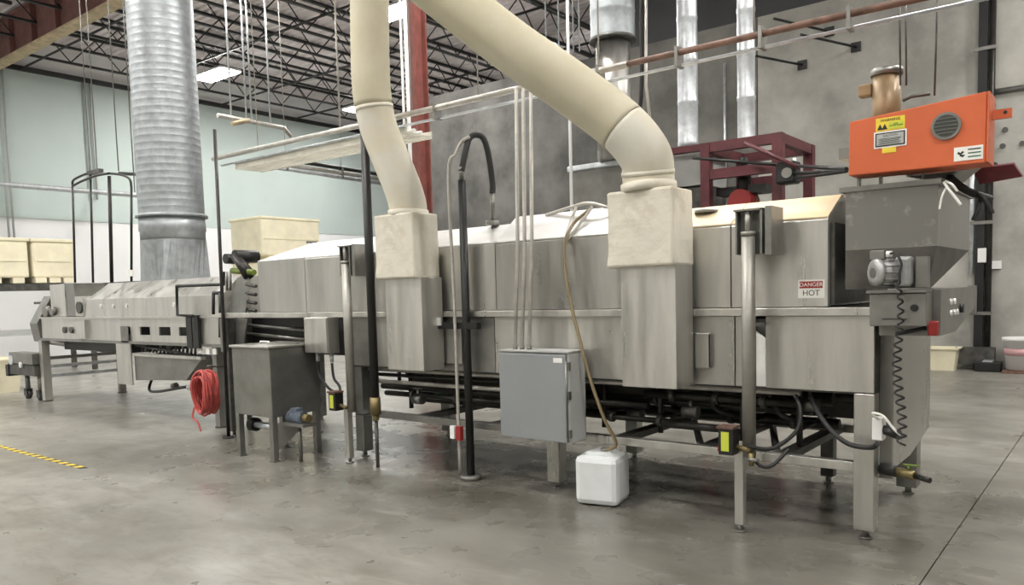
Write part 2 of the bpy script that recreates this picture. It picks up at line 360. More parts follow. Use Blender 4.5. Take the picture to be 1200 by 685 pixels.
# legs and feet
def leg(x0, x1, y0, y1, zt, m='steel'):
    l = B(x0, x1, y0, y1, .06, zt).build('leg', m, mc, bev=.006)
    cx_, cy_ = (x0+x1)/2, (y0+y1)/2
    MB().cyl((cx_, cy_, .012), (cx_, cy_, .06), .022, 10).cyl((cx_, cy_, 0), (cx_, cy_, .012), .04, 12).build('foot', 'steel_dull', l)
leg(-1.333, -1.213, 5.086, 5.206, .92)
leg(-3.69, -3.575, 5.086, 5.206, .975)
leg(-6.07, -5.95, 5.12, 5.24, .975, 'steel_dull')
for a in (-3.72, -6.11): leg(a, a+.12, 6.4, 6.52, .975, 'steel_dull')
leg(-1.93, -1.83, 6.40, 6.50, .975, 'steel_dark')
leg(-1.36, -1.22, 6.36, 6.5, .975, 'steel_dull')
leg(-8.34, -8.24, 5.1, 5.2, 1.39, 'steel_dark'); leg(-8.34, -8.24, 6.38, 6.48, .99, 'steel_dark')
# lower frame
B(-3.57, -1.335, 5.10, 5.16, .425, .485).build('lower_rail', 'steel', mc, bev=.004)
B(-5.94, -3.70, 5.10, 5.16, .425, .485).build('lower_rail', 'steel_dull', mc, bev=.004)
B(-5.98, -1.37, 6.42, 6.48, .425, .485).build('lower_rail', 'steel_dull', mc)
for x in (-1.8, -2.35, -3.05, -4.3, -5.2): B(x-.05, x+.05, 5.16, 6.42, .43, .48).build('cross_rail', 'steel_dark', mc)
for (x0, x1) in ((-2.3, -1.85), (-3.0, -2.4)):
    MB().tube([(x0, 6.35, .455), (x1, 5.2, .455)], .03, 6).build('floor_brace', 'steel_dark', mc)
# pipework slung below
for k, (x0, x1, y_, z_, r_, m) in enumerate(((-5.95, -1.7, 5.22, .885, .022, 'conduit'), (-5.9, -4.0, 5.24, .83, .018, 'pipe_dk'), (-5.9, -4.0, 5.22, .765, .02, 'conduit'), (-5.9, -2.9, 5.35, .70, .03, 'pipe_dk'), (-5.2, -1.6, 5.6, .80, .05, 'pipe_dk'), (-4.6, -1.9, 5.9, .66, .035, 'pipe_dk'), (-3.6, -1.7, 5.45, .73, .03, 'pipe_dk'), (-2.7, -2.25, 5.2, .60, .028, 'pipe_dk'), (-5.6, -1.5, 6.3, .72, .04, 'steel_dark'))):
    MB().tube([(x0, y_, z_), (x1, y_, z_)], r_, 10).build('drain_pipe', m, mc)
for x in (-5.5, -4.9, -4.2, -3.3, -2.8, -2.15, -1.75): MB().tube([(x, 5.35, .5), (x, 5.35, .975)], .022, 8).tube([(x, 5.35, .62), (x, 5.95, .62)], .02, 8).build('pipe_hanger', 'pipe_dk', mc)
B(-5.95, -1.45, 6.30, 6.34, .56, .93).build('dark_backing', 'steel_dark', mc)  # added dark sheet that blocks the bright background under the machine
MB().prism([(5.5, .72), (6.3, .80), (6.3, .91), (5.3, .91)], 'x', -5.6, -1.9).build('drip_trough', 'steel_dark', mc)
for k, (x0, x1, y_, z_, r_) in enumerate(((-5.8, -3.9, 5.3, .64, .025), (-5.6, -3.2, 5.6, .56, .035), (-3.9, -2.5, 5.3, .60, .022), (-3.2, -1.6, 5.75, .60, .04), (-4.4, -2.0, 6.1, .53, .03), (-2.9, -1.75, 5.3, .80, .03))):
    MB().tube([(x0, y_, z_), (x1, y_, z_)], r_, 10).build('drain_pipe', 'pipe_dk', mc)
    for j in range(3): q = x0+(x1-x0)*(.2+.3*j); MB().cyl((q-.02, y_, z_), (q+.02, y_, z_), r_+.018, 12).build('pipe_flange', 'steel_dark', mc)
for k in range(9):
    x = -5.7+.47*k; MB().tube(smooth([(x, 5.4, .9), (x+.03, 5.38, .72), (x+.15, 5.45, .66), (x+.2, 5.7, .62)], 4), .02, 7).build('drop_hose', 'rubber', mc)
for x, y_, z_ in ((-5.35, 5.3, .60), (-2.55, 5.35, .68), (-3.1, 5.5, .6), (-1.7, 5.4, .78)):
    MB().cyl((x-.06, y_, z_), (x+.06, y_, z_), .045, 12).cyl((x, y_, z_), (x, y_, z_+.1), .015, 8).box(x-.06, x+.06, y_-.01, y_+.01, z_+.1, z_+.112).build('drain_valve', 'steel_dull', mc)
for x0, x1 in ((-5.9, -4.7), (-2.95, -2.5)):
    B(x0, x1, 5.98, 6.3, .45 if x0 < -4 else .56, .66).build('catch_tray', 'green', mc)['label'] = 'green painted tray under the trough'
for x in (-2.7, -2.45, -2.2, -1.95): B(x-.03, x+.09, 5.62, 5.66, .70, .74).build('pipe_label', 'labelw', mc)
# danger sign on the hood
sg = B(-1.672, -1.508, YM-.004, YM-.001, 1.512, 1.628).build('danger_sign', 'labelw', mc)
B(-1.662, -1.518, YM-.006, YM-.004, 1.575, 1.618).build('sign_band', 'sign_red', sg)
text('DANGER', .036, 'labelw', sg, (-1.59, YM-.0066, 1.596)); text('HOT', .05, 'ink', sg, (-1.59, YM-.0046, 1.543))
# cable hanging on the ridge
tag(MB().tube(smooth([P(640, 252, y=5.36), P(668, 243, y=5.34), P(690, 238, y=5.3), P(712, 243, y=5.3)], 5), .014, 7).tube(smooth([P(676, 240, y=5.34), P(668, 262, y=5.2), P(662, 283, y=5.04), P(661, 300, y=5.03)], 5), .012, 7).tube(smooth([P(694, 242, y=5.3), P(680, 262, y=5.18), P(664, 282, y=5.04)], 5), .012, 7).build('cable_bundle', 'conduit'), 'grey cables looped over the hood ridge left of the right-hand cream box', 'cable')
# small vent knob on tan lid
kx, ky, kz = P(828, 251, y=5.3)
kn = MB().cyl((kx, ky, kz-.06), (kx, ky, kz+.01), .025, 12).build('vent_knob', 'steel_dull', mc); MB().cyl((kx, ky, kz+.01), (kx, ky, kz+.03), .085, 16).build('cap', 'steel_dull', kn)

# ------------------------------------------------------------------ exhaust ducts
def exhaust(label, x0, x1, yf, z0, zm, zt, path, r, bx0, bx1, split):
    t = thing('exhaust_duct', label, 'duct', ((x0+x1)/2, 4.9, z0))
    B(x0, x1, yf+.03, 5.04, z0, zm).build('steel_riser', 'steel', t, bev=.004)
    v0 = len(path)
    o = B(bx0, bx1, yf-.01, 5.055, zm-.005, zt).build('wrapped_box', 'insul_box', t, bev=.018)
    me = o.data
    s = o.modifiers.new('sub', 'SUBSURF'); s.subdivision_type = 'SIMPLE'; s.levels = 4; s.render_levels = 4
    tex = bpy.data.textures.new('wrinkle', 'CLOUDS'); tex.noise_scale = .22
    d = o.modifiers.new('wrinkle', 'DISPLACE'); d.texture = tex; d.strength = .022; d.mid_level = .5; d.texture_coords = 'LOCAL'
    ks = split
    MB().tube(path[:ks+1], r, 28).build('insulated_pipe', 'insul', t)
    MB().tube(path[ks:], r+.002, 28).build('insulated_pipe', 'insul_y', t)['label'] = 'yellowed upper jacket'
    L0 = [Vector(p) for p in path]
    MB().tube([L0[0], L0[0]+(L0[1]-L0[0]).normalized()*.06], r+.014, 28).build('wrap_collar', 'insul_box', t)
    return t, L0
cy1 = 4.92
pa = [Vector((-5.01, cy1, 2.28)), Vector((-5.015, cy1, 2.40)), P(470, 215, y=4.9), P(458, 186, y=4.88), P(444, 150, y=4.85), P(437, 118, y=4.82), P(434, 80, y=4.8), P(433, 0, y=4.8)]
pa = smooth(pa, 6); top = pa[-1]; pa.append(Vector((top.x, top.y, 9.45)))
t1, L1 = exhaust('left cream insulated exhaust duct rising from a wrapped box on a steel riser', -5.19, -4.745, 4.75, .945, 1.75, 2.305, pa, .166, -5.265, -4.775, 29)
for i in (28,): MB().tube([L1[i], L1[i]+(L1[i+1]-L1[i]).normalized()*.03], .171, 28).build('wrap_band', 'insul_box', t1)
pb = [Vector((-2.63, 4.9, 2.26)), Vector((-2.635, 4.9, 2.38)), P(757, 185, y=4.87), P(740, 160, y=4.82), P(712, 135, y=4.76), P(660, 97, y=4.62), P(600, 55, y=4.45), P(520, -7, y=4.25)]
pb = smooth(pb, 7); dd = (pb[-1]-pb[-4]).normalized(); q = pb[-1]+dd*1.6; pb += [q, q+dd*.15+Vector((0, 0, .12)), q+dd*.2+Vector((0, 0, .35)), Vector(((q+dd*.2).x, (q+dd*.2).y, 9.45))]
t2, L2 = exhaust('right cream insulated exhaust duct bending into a long diagonal run', -2.795, -2.378, 4.75, .92, 1.755, 2.27, pb, .178, -2.88, -2.372, 24)
for i in (7,): MB().tube([L2[i], L2[i]+(L2[i+1]-L2[i]).normalized()*.03], .183, 28).build('wrap_band', 'insul_box', t2)

# ------------------------------------------------------------------ lift posts
def lift_post(label, x, y, lab_side):
    t = thing('lift_post', label, 'post', (x-.05, y, 0))
    B(x-.09, x-.03, y-.03, y+.03, .05, .56).build('lower_leg', 'steel', t, bev=.005)
    MB().cyl((x-.06, y, 0), (x-.06, y, .012), .04, 14).cyl((x-.06, y, .012), (x-.06, y, .05), .018, 10).build('foot', 'steel_dull', t)
    MB().cyl((x, y, .5), (x, y, 1.915), .043, 24).build('lift_tube', 'steel_tube', t)
    MB().cyl((x, y, 1.915), (x, y, 1.94), .047, 20).cyl((x, y, 1.94), (x, y, 2.07), .02, 14).build('piston_rod', 'steel_tube', t)
    bk = MB().box(x-.085, x-.073, y+.0, y+.19, 1.80, 2.08).box(x-.085, x+.10, y+.06, y+.072, 1.80, 2.08).box(x+.088, x+.10, y-.03, y+.19, 1.80, 2.08).box(x-.085, x+.1, y-.03, y+.19, 2.07, 2.082)
    bk.build('head_bracket', 'steel_dull', t)
    B(x+.115, x+.155, y-.02, y+.19, 1.79, 2.09).build('side_plate', 'steel_dull', t)
    return t
lift_post('steel lift post in front of the machine beside the danger sign', -1.91, 4.856, 1)
lift_post('steel lift post beside the small junction box at the machine left half', -5.838, 4.887, 1)
# actuator boxes with a yellow label
def actuator(label, x, y, z):
    t = thing('limit_switch', label, 'switch', (x, y, z))
    B(x-.05, x+.05, y-.06, y+.04, z, z+.17).build('body', 'black', t, bev=.005)
    B(x-.058, x+.052, y-.07, y+.045, z+.17, z+.185).build('cap', 'rust', t)
    B(x-.03, x+.022, y-.063, y-.06, z+.025, z+.15).build('yellow_label', 'labelg', t)
    MB().cyl((x-.06, y-.03, z+.03), (x-.05, y-.03, z+.03), .02, 10).build('button', 'red', t)
    MB().cyl((x+.05, y, z+.05), (x+.14, y, z+.03), .018, 8).build('fitting', 'brass', t)
actuator('black switch with yellow label clamped on the right lift post', -2.02, 4.80, .52)
actuator('black switch with yellow label beside the left lift post', -5.96, 4.81, .52)
tag(MB().tube(smooth([(-1.90, 4.80, .58), P(905, 525, y=4.9), P(933, 505, y=5.0), P(938, 480, y=5.1), P(932, 463, y=5.15)], 6), .014, 8).build('cable', 'rubber'), 'black cable drooping from the right lift post up under the skirt', 'cable')
tag(MB().tube(smooth([P(950, 462, y=5.2), P(958, 482, y=5.1), P(975, 505, y=5.0), P(995, 520, y=4.98), P(1020, 524, y=4.95), P(1028, 520, y=4.9)], 6), .016, 8).build('cable', 'rubber'), 'black cable drooping to the switch on the right front leg', 'cable')
tag(MB().tube(smooth([P(880, 530, y=4.82), P(890, 545, y=4.80), P(905, 545, y=4.85), P(925, 525, y=4.95)], 6), .012, 8).build('air_hose', 'rubber'), 'short black air hose curling at the foot of the right lift post', 'hose')
vt = thing('air_valve', 'small brass air valve on the right lift post', 'valve', (-1.87, 4.80, .46))
MB().cyl((-1.87, 4.79, .46), (-1.87, 4.79, .54), .018, 10).build('body', 'brass', vt); MB().cyl((-1.90, 4.78, .50), (-1.82, 4.78, .50), .013, 8).build('fitting', 'steel_dull', vt)

# ------------------------------------------------------------------ control cabinet, jug
cb = thing('control_cabinet', 'light grey square control cabinet hung in front of the machine', 'cabinet', (-3.59, 4.9, .45))
B(-3.925, -3.268, 4.82, 5.035, .455, 1.14).build('body', 'cbox_side', cb, bev=.008)
B(-3.93, -3.29, 4.80, 4.817, .46, 1.125).build('door', 'cbox', cb, bev=.006)
for z in (1.04, .82, .53): B(-3.282, -3.262, 4.795, 4.83, z-.03, z+.03).build('latch', 'steel_dull', cb)
MB().cyl((-3.28, 4.79, .5), (-3.28, 4.79, 1.08), .008, 8).build('lock_rod', 'steel_dull', cb)
lb = B(-3.40, -3.32, 4.797, 4.80, 1.065, 1.10).build('name_tag', 'labelw', cb)
B(-3.935, -3.262, 4.80, 5.04, 1.14, 1.15).build('drip_rim', 'cbox_side', cb)
for x in (-3.84, -3.77, -3.70): MB().cyl((x, 4.9, 1.15), (x, 4.9, 1.175), .02, 10).build('conduit_hub', 'steel_dull', cb)
jx, jy = -3.11, 5.0
jg = thing('plastic_jerrycan', 'milky white square plastic container on the floor beside the control cabinet', 'container', (jx, jy, 0))
rm = Matrix.Rotation(R(12), 3, 'Z')
MB().box(jx-.17, jx+.17, jy-.16, jy+.16, .004, .37, rot=rm).build('body', 'jug', jg, bev=.045)
MB().prism([(jx-.12, .365), (jx+.12, .365), (jx+.08, .395), (jx-.08, .395)], 'y', jy-.1, jy+.1).build('shoulder', 'jug', jg, bev=.01)
MB().cyl((jx+.03, jy-.02, .39), (jx+.03, jy-.02, .415), .028, 14).build('neck', 'steel_dull', jg)
tag(MB().tube(smooth([P(690, 246, y=5.28), P(672, 262, y=5.15), P(662, 285, y=5.0), P(663, 320, y=4.97), P(670, 360, y=4.95), P(680, 400, y=4.93), P(692, 445, y=4.93), P(708, 490, y=4.95), P(722, 520, y=4.98), (jx+.03, jy-.02, .40)], 6), .013, 8).build('drain_hose', 'tan_hose'), 'amber hose hanging from the hood down into the white container', 'hose')

# ------------------------------------------------------------------ pipe rack above the machine and its drops
rk = thing('overhead_pipe', 'long grey overhead pipe running above the machine', 'pipe', (-5, 5.2, 3.25))
MB().tube([(-8.5, 5.2, 3.255), (-2.95, 5.2, 3.25)], .026, 12).build('pipe', 'conduit', rk)
MB().tube([(-2.95, 5.2, 3.25), (-.3, 5.2, 3.24)], .022, 12).build('pipe', 'rust', rk)
for x in (-7.6, -6.2, -5.2, -4.4, -3.2, -2.0): MB().tube([(x, 5.2, 3.26), (x, 5.2, 9.45)], .006, 5).build('hanger_rod', 'conduit', rk)
r2 = thing('conduit_run', 'thinner pale conduit running just below the long overhead pipe', 'conduit', (-5, 5.22, 3.15))
MB().tube([(-8.4, 5.24, 3.17), (-.5, 5.24, 3.17)], .012, 10).build('pipe', 'galv_lt', r2)
for x in (-5.7, -4.9, -3.2, -2.55, -1.95, -1.4): B(x-.012, x+.012, 5.17, 5.27, 3.15, 3.29).build('clamp', 'steel_dull', r2)
# cream cable tray
tr = thing('cable_tray', 'cream ribbed cable tray under the overhead pipe', 'tray', (-7, 5.5, 3.05))
tx0, tx1 = -8.15, -5.35
B(tx0, tx1, 5.26, 5.275, 3.10, 3.17).build('side_rail', 'tray', tr); B(tx0, tx1, 5.6, 5.615, 3.10, 3.17).build('side_rail', 'tray', tr)
x = tx0+.03
while x < tx1:
    B(x, x+.022, 5.275, 5.6, 3.10, 3.115).build('rung', 'tray', tr); x += .06
MB().tube([(tx0, 5.38, 3.145), (tx1, 5.38, 3.145)], .024, 8).tube([(tx0, 5.47, 3.14), (tx1, 5.47, 3.14)], .02, 8).build('cable', 'labelw', tr)
for k, (u0, u1, m, lab) in enumerate(((604, 605, 'conduit', 'grey conduit dropping to the control cabinet, the left of three'), (612, 613, 'conduit', 'grey conduit dropping to the control cabinet, the middle of three'), (621, 621, 'conduit', 'grey conduit dropping to the control cabinet, the right of three'))):
    xx = -3.84+.07*k
    tag(MB().tube([P(u0+1, 104, y=5.12), (xx+.03, 4.93, 2.0), (xx, 4.9, 1.165)], .015, 8).build('drop_conduit', m), lab, 'conduit')
# black downpipe left
bp = thing('black_downpipe', 'thick black vertical pipe left of the left cream box', 'pipe', (-5.51, 4.9, .55))
MB().cyl((-5.515, 4.9, .62), (-5.515, 4.9, 3.22), .04, 16).build('pipe', 'black', bp)
MB().cyl((-5.515, 4.9, .5), (-5.515, 4.9, .66), .05, 12).cyl((-5.515, 4.9, .44), (-5.515, 4.9, .5), .03, 10).build('valve', 'brass', bp)
MB().tube(smooth([(-5.515, 4.9, .56), (-5.62, 4.88, .5), (-5.74, 4.86, .5)], 4), .014, 7).build('air_line', 'rubber', bp)
MB().cyl((-5.515, 4.9, 0), (-5.515, 4.9, .44), .018, 8).build('stand', 'steel_dark', bp)
# hose mast
ms = thing('hose_mast', 'black standpipe with an arched hose between the two cream ducts', 'pipe', (-4.55, 5.15, 0))
MB().cyl((-4.44, 5.0, .04), (-4.44, 5.0, 2.55), .034, 16).build('mast', 'black', ms)
MB().cyl((-4.44, 5.0, 2.55), (-4.44, 5.0, 2.66), .022, 12).build('reducer', 'steel_dull', ms)
a0 = P(547, 192, y=5.05)
MB().tube(smooth([(-4.44, 5.0, 2.62), P(546, 175, y=5.05), P(550, 162, y=5.1), P(558, 158, y=5.15), P(567, 163, y=5.2), P(573, 185, y=5.25), P(577, 215, y=5.3), P(577, 226, y=5.3)], 6), .026, 10).build('arched_hose', 'rubber', ms)
MB().tube([P(577, 226, y=5.3), P(577, 262, y=5.34)], .02, 10).cyl(P(577, 264, y=5.34), P(577, 258, y=5.34), .06, 14).build('lid_fitting', 'steel_dull', ms)
MB().cyl((-4.44, 5.0, 0), (-4.44, 5.0, .04), .09, 16).build('base', 'steel_dull', ms)
B(-4.80, -4.30, 4.97, 5.03, 1.30, 1.355).build('clamp_bar', 'black', ms)
B(-4.77, -4.70, 4.955, 4.97, 1.33, 1.40).build('clamp_plate', 'steel_lid', ms)
cdn = thing('power_conduit', 'pale thin conduit arching down beside the black standpipe', 'conduit', (-4.52, 4.95, 0))
MB().tube(smooth([(-4.52, 4.95, .05), (-4.525, 4.95, 1.5), (-4.56, 4.97, 2.6), P(534, 180, y=5.0), P(541, 166, y=5.03), P(550, 160, y=5.05)], 6), .014, 8).build('conduit', 'conduit', cdn)
B(-4.58, -4.53, 4.90, 4.93, .36, .47).build('outlet_plate', 'white', cdn); B(-4.51, -4.46, 4.90, 4.94, .35, .47).build('plug', 'red', cdn)
B(-4.78, -4.48, 4.84, 5.06, .0, .004).build('floor_plate', 'steel_dull', cdn) if False else None

# ------------------------------------------------------------------ hopper end
hp = thing('feed_hopper', 'stainless steel feed hopper standing at the right end of the machine', 'hopper', (-1.1, 5.5, 1.45))
vs = []
def ring(x0, x1, y0, y1, z): return [(x0, y0, z), (x1, y0, z), (x1, y1, z), (x0, y1, z)]
def loft(rs, cap0=True, cap1=True):
    vs = [p for r_ in rs for p in r_]; n = 4; fs = []
    for i in range(len(rs)-1):
        for k in range(4): fs.append((i*4+k, i*4+(k+1) % 4, i*4+4+(k+1) % 4, i*4+4+k))
    if cap0: fs.append((3, 2, 1, 0))
    if cap1: o = 4*(len(rs)-1); fs.append((o, o+1, o+2, o+3))
    return vs, fs
HX0, HX1, HY0, HY1 = -1.385, -.88, 5.084, 6.2
v_, f_ = loft([ring(HX0, HX1, HY0, HY1, 2.16), ring(HX0, HX1, HY0, HY1, 1.80)], False, False)
v2, f2 = loft([ring(HX0+.008, HX1-.008, HY0+.008, HY1-.008, 1.80), ring(HX0+.008, HX1-.008, HY0+.008, HY1-.008, 2.16)], True, False)
MB().add(v_, f_).add(v2, f2).build('bin', 'hopper', hp)
MB().add(*loft([ring(HX0, HX1, HY0, HY1, 1.80), ring(HX0, HX1-.05, HY0+.004, 5.2, 1.56)])).build('tapered_base', 'hopper_dk', hp)  # tapered base in a darker tone than the bin
rm_ = MB().box(HX0-.03, HX1+.02, HY0-.03, HY0+.0, 2.15, 2.18).box(HX0-.03, HX1+.02, HY1, HY1+.03, 2.15, 2.18).box(HX1, HX1+.02, HY0, HY1, 2.15, 2.18).box(HX0-.03, HX0, HY0, HY1, 2.15, 2.18)
rm_.build('rim', 'steel_dull', hp)
# gear motor
gm = thing('gear_motor', 'round grey gear motor mounted in front of the hopper base', 'motor', (-1.05, 4.95, 1.56))
c0 = Vector((-1.155, 4.90, 1.655)); ad = Vector((.72, .69, 0)).normalized()
MB().tube([c0-ad*.03, c0-ad*.02, c0], [.05, .078, .082], 24).build('fan_cover', 'motorgrey', gm)
mb_ = MB().cyl(c0, c0+ad*.10, .072, 24)
mb_.build('motor_body', 'motorgrey', gm)
for k in range(12):
    a = k*math.pi/6; up_ = Vector((0, 0, 1)); sd = ad.cross(up_)
    o_ = (up_*math.cos(a)+sd*math.sin(a))
    MB().tube([c0+ad*.005+o_*.076, c0+ad*.095+o_*.076], .005, 4).build('cooling_fin', 'motorgrey', gm)
MB().tube([c0-ad*.031, c0-ad*.034], .03, 16).build('fan_grille', 'steel_dull', gm)
B(-1.20, -1.12, 4.90, 4.98, 1.73, 1.785).build('terminal_box', 'steel_dull', gm, bev=.005)
B(-1.075, -.985, 4.93, 5.03, 1.57, 1.745).build('gearbox', 'motorgrey', gm, bev=.02)
for dx in (0, .022, .044, .066): B(-1.07+dx, -1.065+dx, 4.922, 4.93, 1.585, 1.73).build('gearbox_rib', 'motorgrey', gm)
B(-.97, -.91, 4.97, 5.05, 1.565, 1.74).build('chain_guard', 'steel_dull', gm)
MB().cyl((-1.11, 4.90, 1.76), (-1.08, 4.90, 1.76), .018, 10).build('cable_gland', 'white', gm)
# drive housing
dh = thing('drive_housing', 'steel drive housing under the gear motor at the machine right end', 'housing', (-1.05, 5.1, 1.3))
B(-1.20, -.90, 4.90, 5.08, 1.345, 1.535).build('front_box', 'steel_dull', dh, bev=.006)
B(-1.215, -.90, 4.88, 5.08, 1.537, 1.553).build('top_plate', 'steel_dull', dh)
MB().cyl((-.96, 4.885, 1.45), (-.96, 4.90, 1.45), .02, 12).build('shaft_hole', 'black', dh)
B(-1.13, -1.0, 4.895, 4.9, 1.385, 1.39).build('slot', 'black', dh)
MB().prism([(5.09, 1.28), (5.09, 1.55), (6.3, 1.55), (6.3, 1.40), (5.6, 1.28)], 'x', -1.19, -.86).build('conveyor_trough', 'steel_dull', dh)
for y_, z_ in ((5.4, 1.47), (5.52, 1.47), (5.4, 1.40), (5.52, 1.40), (5.62, 1.4)): MB().cyl((-.865, y_, z_), (-.85, y_, z_), .018, 8).build('bolt', 'steel_lid', dh)
MB().cyl((-.865, 5.75, 1.42), (-.84, 5.75, 1.42), .03, 12).build('bearing', 'black', dh)
# discharge end panel (part of the machine)
MB().prism([(5.37, .38), (6.02, .38), (6.68, .48), (6.68, 1.27), (5.25, 1.27), (5.25, .38)], 'x', -1.21, -1.195).build('end_skirt', 'steel_b', mc)
B(-1.212, -1.14, 5.21, 5.25, .38, 1.27).build('corner_post', 'steel_dull', mc)
lv = thing('red_lever', 'red handled lever sticking out below the drive housing', 'lever', P(1075, 386, y=5.0))
MB().cyl(P(1050, 391, y=4.98), P(1086, 384, y=5.0), .012, 8).build('rod', 'black', lv)
B(*(lambda p: (p.x-.025, p.x+.03, p.y-.02, p.y+.02, p.z-.05, p.z+.035))(P(1093, 383, y=5.0))).build('handle', 'red', lv, bev=.01)
# coiled cable
pts = []
for i in range(260):
    t_ = i/259; z_ = 1.60-t_*.93; xx = -1.035+.02*t_; a = t_*2*math.pi*17; q = .010+.012*min(1, t_*2); pts.append((xx+q*math.cos(a)+.012*math.sin(t_*9), 4.84+q*math.sin(a), z_))
tag(MB().tube(smooth([(-1.09, 4.89, 1.76), (-1.05, 4.86, 1.76), (-1.02, 4.85, 1.70), (-1.03, 4.85, 1.65)], 4)+pts, .0065, 6).build('coiled_cable', 'rubber'), 'black coiled cable hanging from the gear motor down the right front leg', 'cable')
sw = thing('safety_switch', 'pale plug switch on the right front leg of the machine', 'switch', (-1.12, 5.0, .66))
B(-1.19, -1.13, 4.93, 5.02, .665, .80).build('body', 'white', sw, bev=.006)
MB().cyl((-1.13, 4.96, .73), (-1.04, 4.93, .71), .028, 12).build('plug', 'black', sw)
MB().tube(smooth([(-1.15, 4.93, .79), (-1.18, 4.91, .83), (-1.12, 4.90, .82), (-1.06, 4.89, .75), (-1.02, 4.88, .72)], 4), .008, 6).build('strap', 'labelw', sw)
vv = thing('drain_cock', 'brass and black drain cock sticking out by the right front leg foot', 'valve', (-1.0, 5.15, .42))
MB().cyl((-1.20, 5.2, .44), (-1.10, 5.17, .44), .035, 12).build('hose_tail', 'rubber', vv)
MB().cyl((-1.10, 5.17, .44), (-.99, 5.12, .435), .028, 12).build('body', 'brass', vv); MB().cyl((-.99, 5.12, .435), (-.90, 5.07, .43), .017, 12).build('spout', 'pipe_dk', vv)
MB().cyl((-1.03, 5.14, .46), (-1.03, 5.14, .49), .01, 8).box(-1.06, -.97, 5.13, 5.15, .49, .498).build('lever', 'lime', vv)

# ------------------------------------------------------------------ orange guard box
og = thing('orange_guard_box', 'bright orange sheet metal guard box with warning labels above the hopper', 'guard box', (-1.0, 5.1, 2.2))
OY = 5.0
poly = [(-1.347, 2.24), (-.638, 2.232), (-.636, 2.612), (-1.342, 2.556)]
MB().prism(poly, 'y', OY, OY+.22).build('case', 'orange', og, bev=.006)
MB().prism([(-.636, 2.236), (-.626, 2.236), (-.624, 2.61), (-.634, 2.61)], 'y', OY-.006, OY+.22).build('edge_flange', 'orange', og)
w1 = MB().cyl((-.83, OY-.012, 2.455), (-.83, OY-.001, 2.455), .075, 32).build('window_ring', 'steel_dull', og)
MB().cyl((-.83, OY-.015, 2.455), (-.83, OY-.0122, 2.455), .06, 32).build('window_pane', 'glassdk', w1)
for k in range(-2, 3): q = math.sqrt(.058**2-(k*.02)**2); B(-.83-q, -.83+q, OY-.018, OY-.015, 2.455+k*.02-.0015, 2.455+k*.02+.0015).build('grille_bar', 'steel_dull', w1)
def quad(x0, x1, z0, z1, m, par, name, dy=.002, lab=None):
    o = B(x0, x1, OY-dy-.0012, OY-dy+.0012, z0, z1).build(name, m, par)
    if lab: o['label'] = lab
    return o
q1 = quad(-1.195, -1.04, 2.475, 2.55, 'yellow', og, 'warning_label', lab='yellow warning label with black triangles')
for cx_ in (-1.172, -1.147): MB().add([(cx_-.016, OY-.0045, 2.482), (cx_+.016, OY-.0045, 2.482), (cx_, OY-.0045, 2.516)], [(0, 1, 2)]).build('hazard_triangle', 'ink', q1)
quad(-1.125, -1.048, 2.483, 2.522, 'labelg', q1, 'label_field', .004)
text('WARNING', .022, 'ink', q1, (-1.117, OY-.0046, 2.534)); text('KEEP\nHANDS CLEAR', .011, 'ink', q1, (-1.087, OY-.0058, 2.503))
q2 = quad(-1.205, -1.03, 2.378, 2.472, 'labelw', og, 'notice_label', lab='white notice label with a black border')
q2b = quad(-1.197, -1.038, 2.386, 2.464, 'ink', q2, 'label_border', .0035); quad(-1.19, -1.045, 2.393, 2.457, 'cbox_side', q2, 'label_field', .005)
text('CAUTION', .017, 'ink', q2, (-1.117, OY-.0068, 2.446))
for k in range(5): quad(-1.18+.004*(k % 2), -1.058-.006*(k % 3), 2.428-.0075*k, 2.4305-.0075*k, 'ink', q2, 'text_line', .0064)
quad(-1.16, -1.085, 2.347, 2.378, 'yellow', og, 'sticker', lab='small yellow sticker')
q3 = quad(-.79, -.65, 2.255, 2.33, 'labelw', og, 'white_plate', lab='white plate with a black leaf-like emblem')
MB().add([(-.775, OY-.0045, 2.295), (-.758, OY-.0045, 2.285), (-.74, OY-.0045, 2.30), (-.748, OY-.0045, 2.308), (-.758, OY-.0045, 2.298), (-.768, OY-.0045, 2.306)], [(0, 1, 4, 5), (1, 2, 3, 4)]).add([(-.765, OY-.0045, 2.282), (-.745, OY-.0045, 2.274), (-.735, OY-.0045, 2.285), (-.755, OY-.0045, 2.288)], [(0, 1, 2, 3)]).build('emblem', 'ink', q3)
for z_ in (2.313, 2.293, 2.273): quad(-.722, -.66, z_-.003, z_+.003, 'green' if z_ < 2.3 else 'ink', q3, 'text_line', .004)
B(-.62, -.53, OY+.08, OY+.11, 2.47, 2.52).build('bracket', 'orange', og); MB().cyl((-.56, OY+.078, 2.5), (-.56, OY+.08, 2.5), .01, 8).build('bracket_hole', 'black', og)
B(-1.34, -1.325, OY+.16, OY+.2, 2.19, 2.24).build('strut', 'steel_dull', og) ; B(-1.215, -1.2, OY+.16, OY+.2, 2.185, 2.24).build('strut', 'steel_dull', og); B(-.98, -.972, OY+.16, OY+.2, 2.185, 2.235).build('strut', 'steel_dull', og)
# bronze motor behind the box
bm_ = thing('bronze_motor', 'bronze cylindrical motor with lid standing behind the orange box', 'motor', (-1.2, 5.35, 2.5))
pc = P(1039, 110, y=5.38)
MB().cyl((pc.x, pc.y, 2.45), (pc.x, pc.y, pc.z+.11), .082, 24).build('body', 'bronze', bm_)
MB().cyl((pc.x, pc.y, pc.z+.11), (pc.x, pc.y, pc.z+.15), .092, 24).build('cap', 'steel_dull', bm_)
B(pc.x-.16, pc.x-.08, pc.y-.04, pc.y+.04, pc.z-.0, pc.z+.075).build('terminal_box', 'bronze', bm_, bev=.01)
bk = B(pc.x-.25, pc.x+.3, 5.26, 5.5, 2.38, 2.45).build('mount_plate', 'steel_dull', bm_)
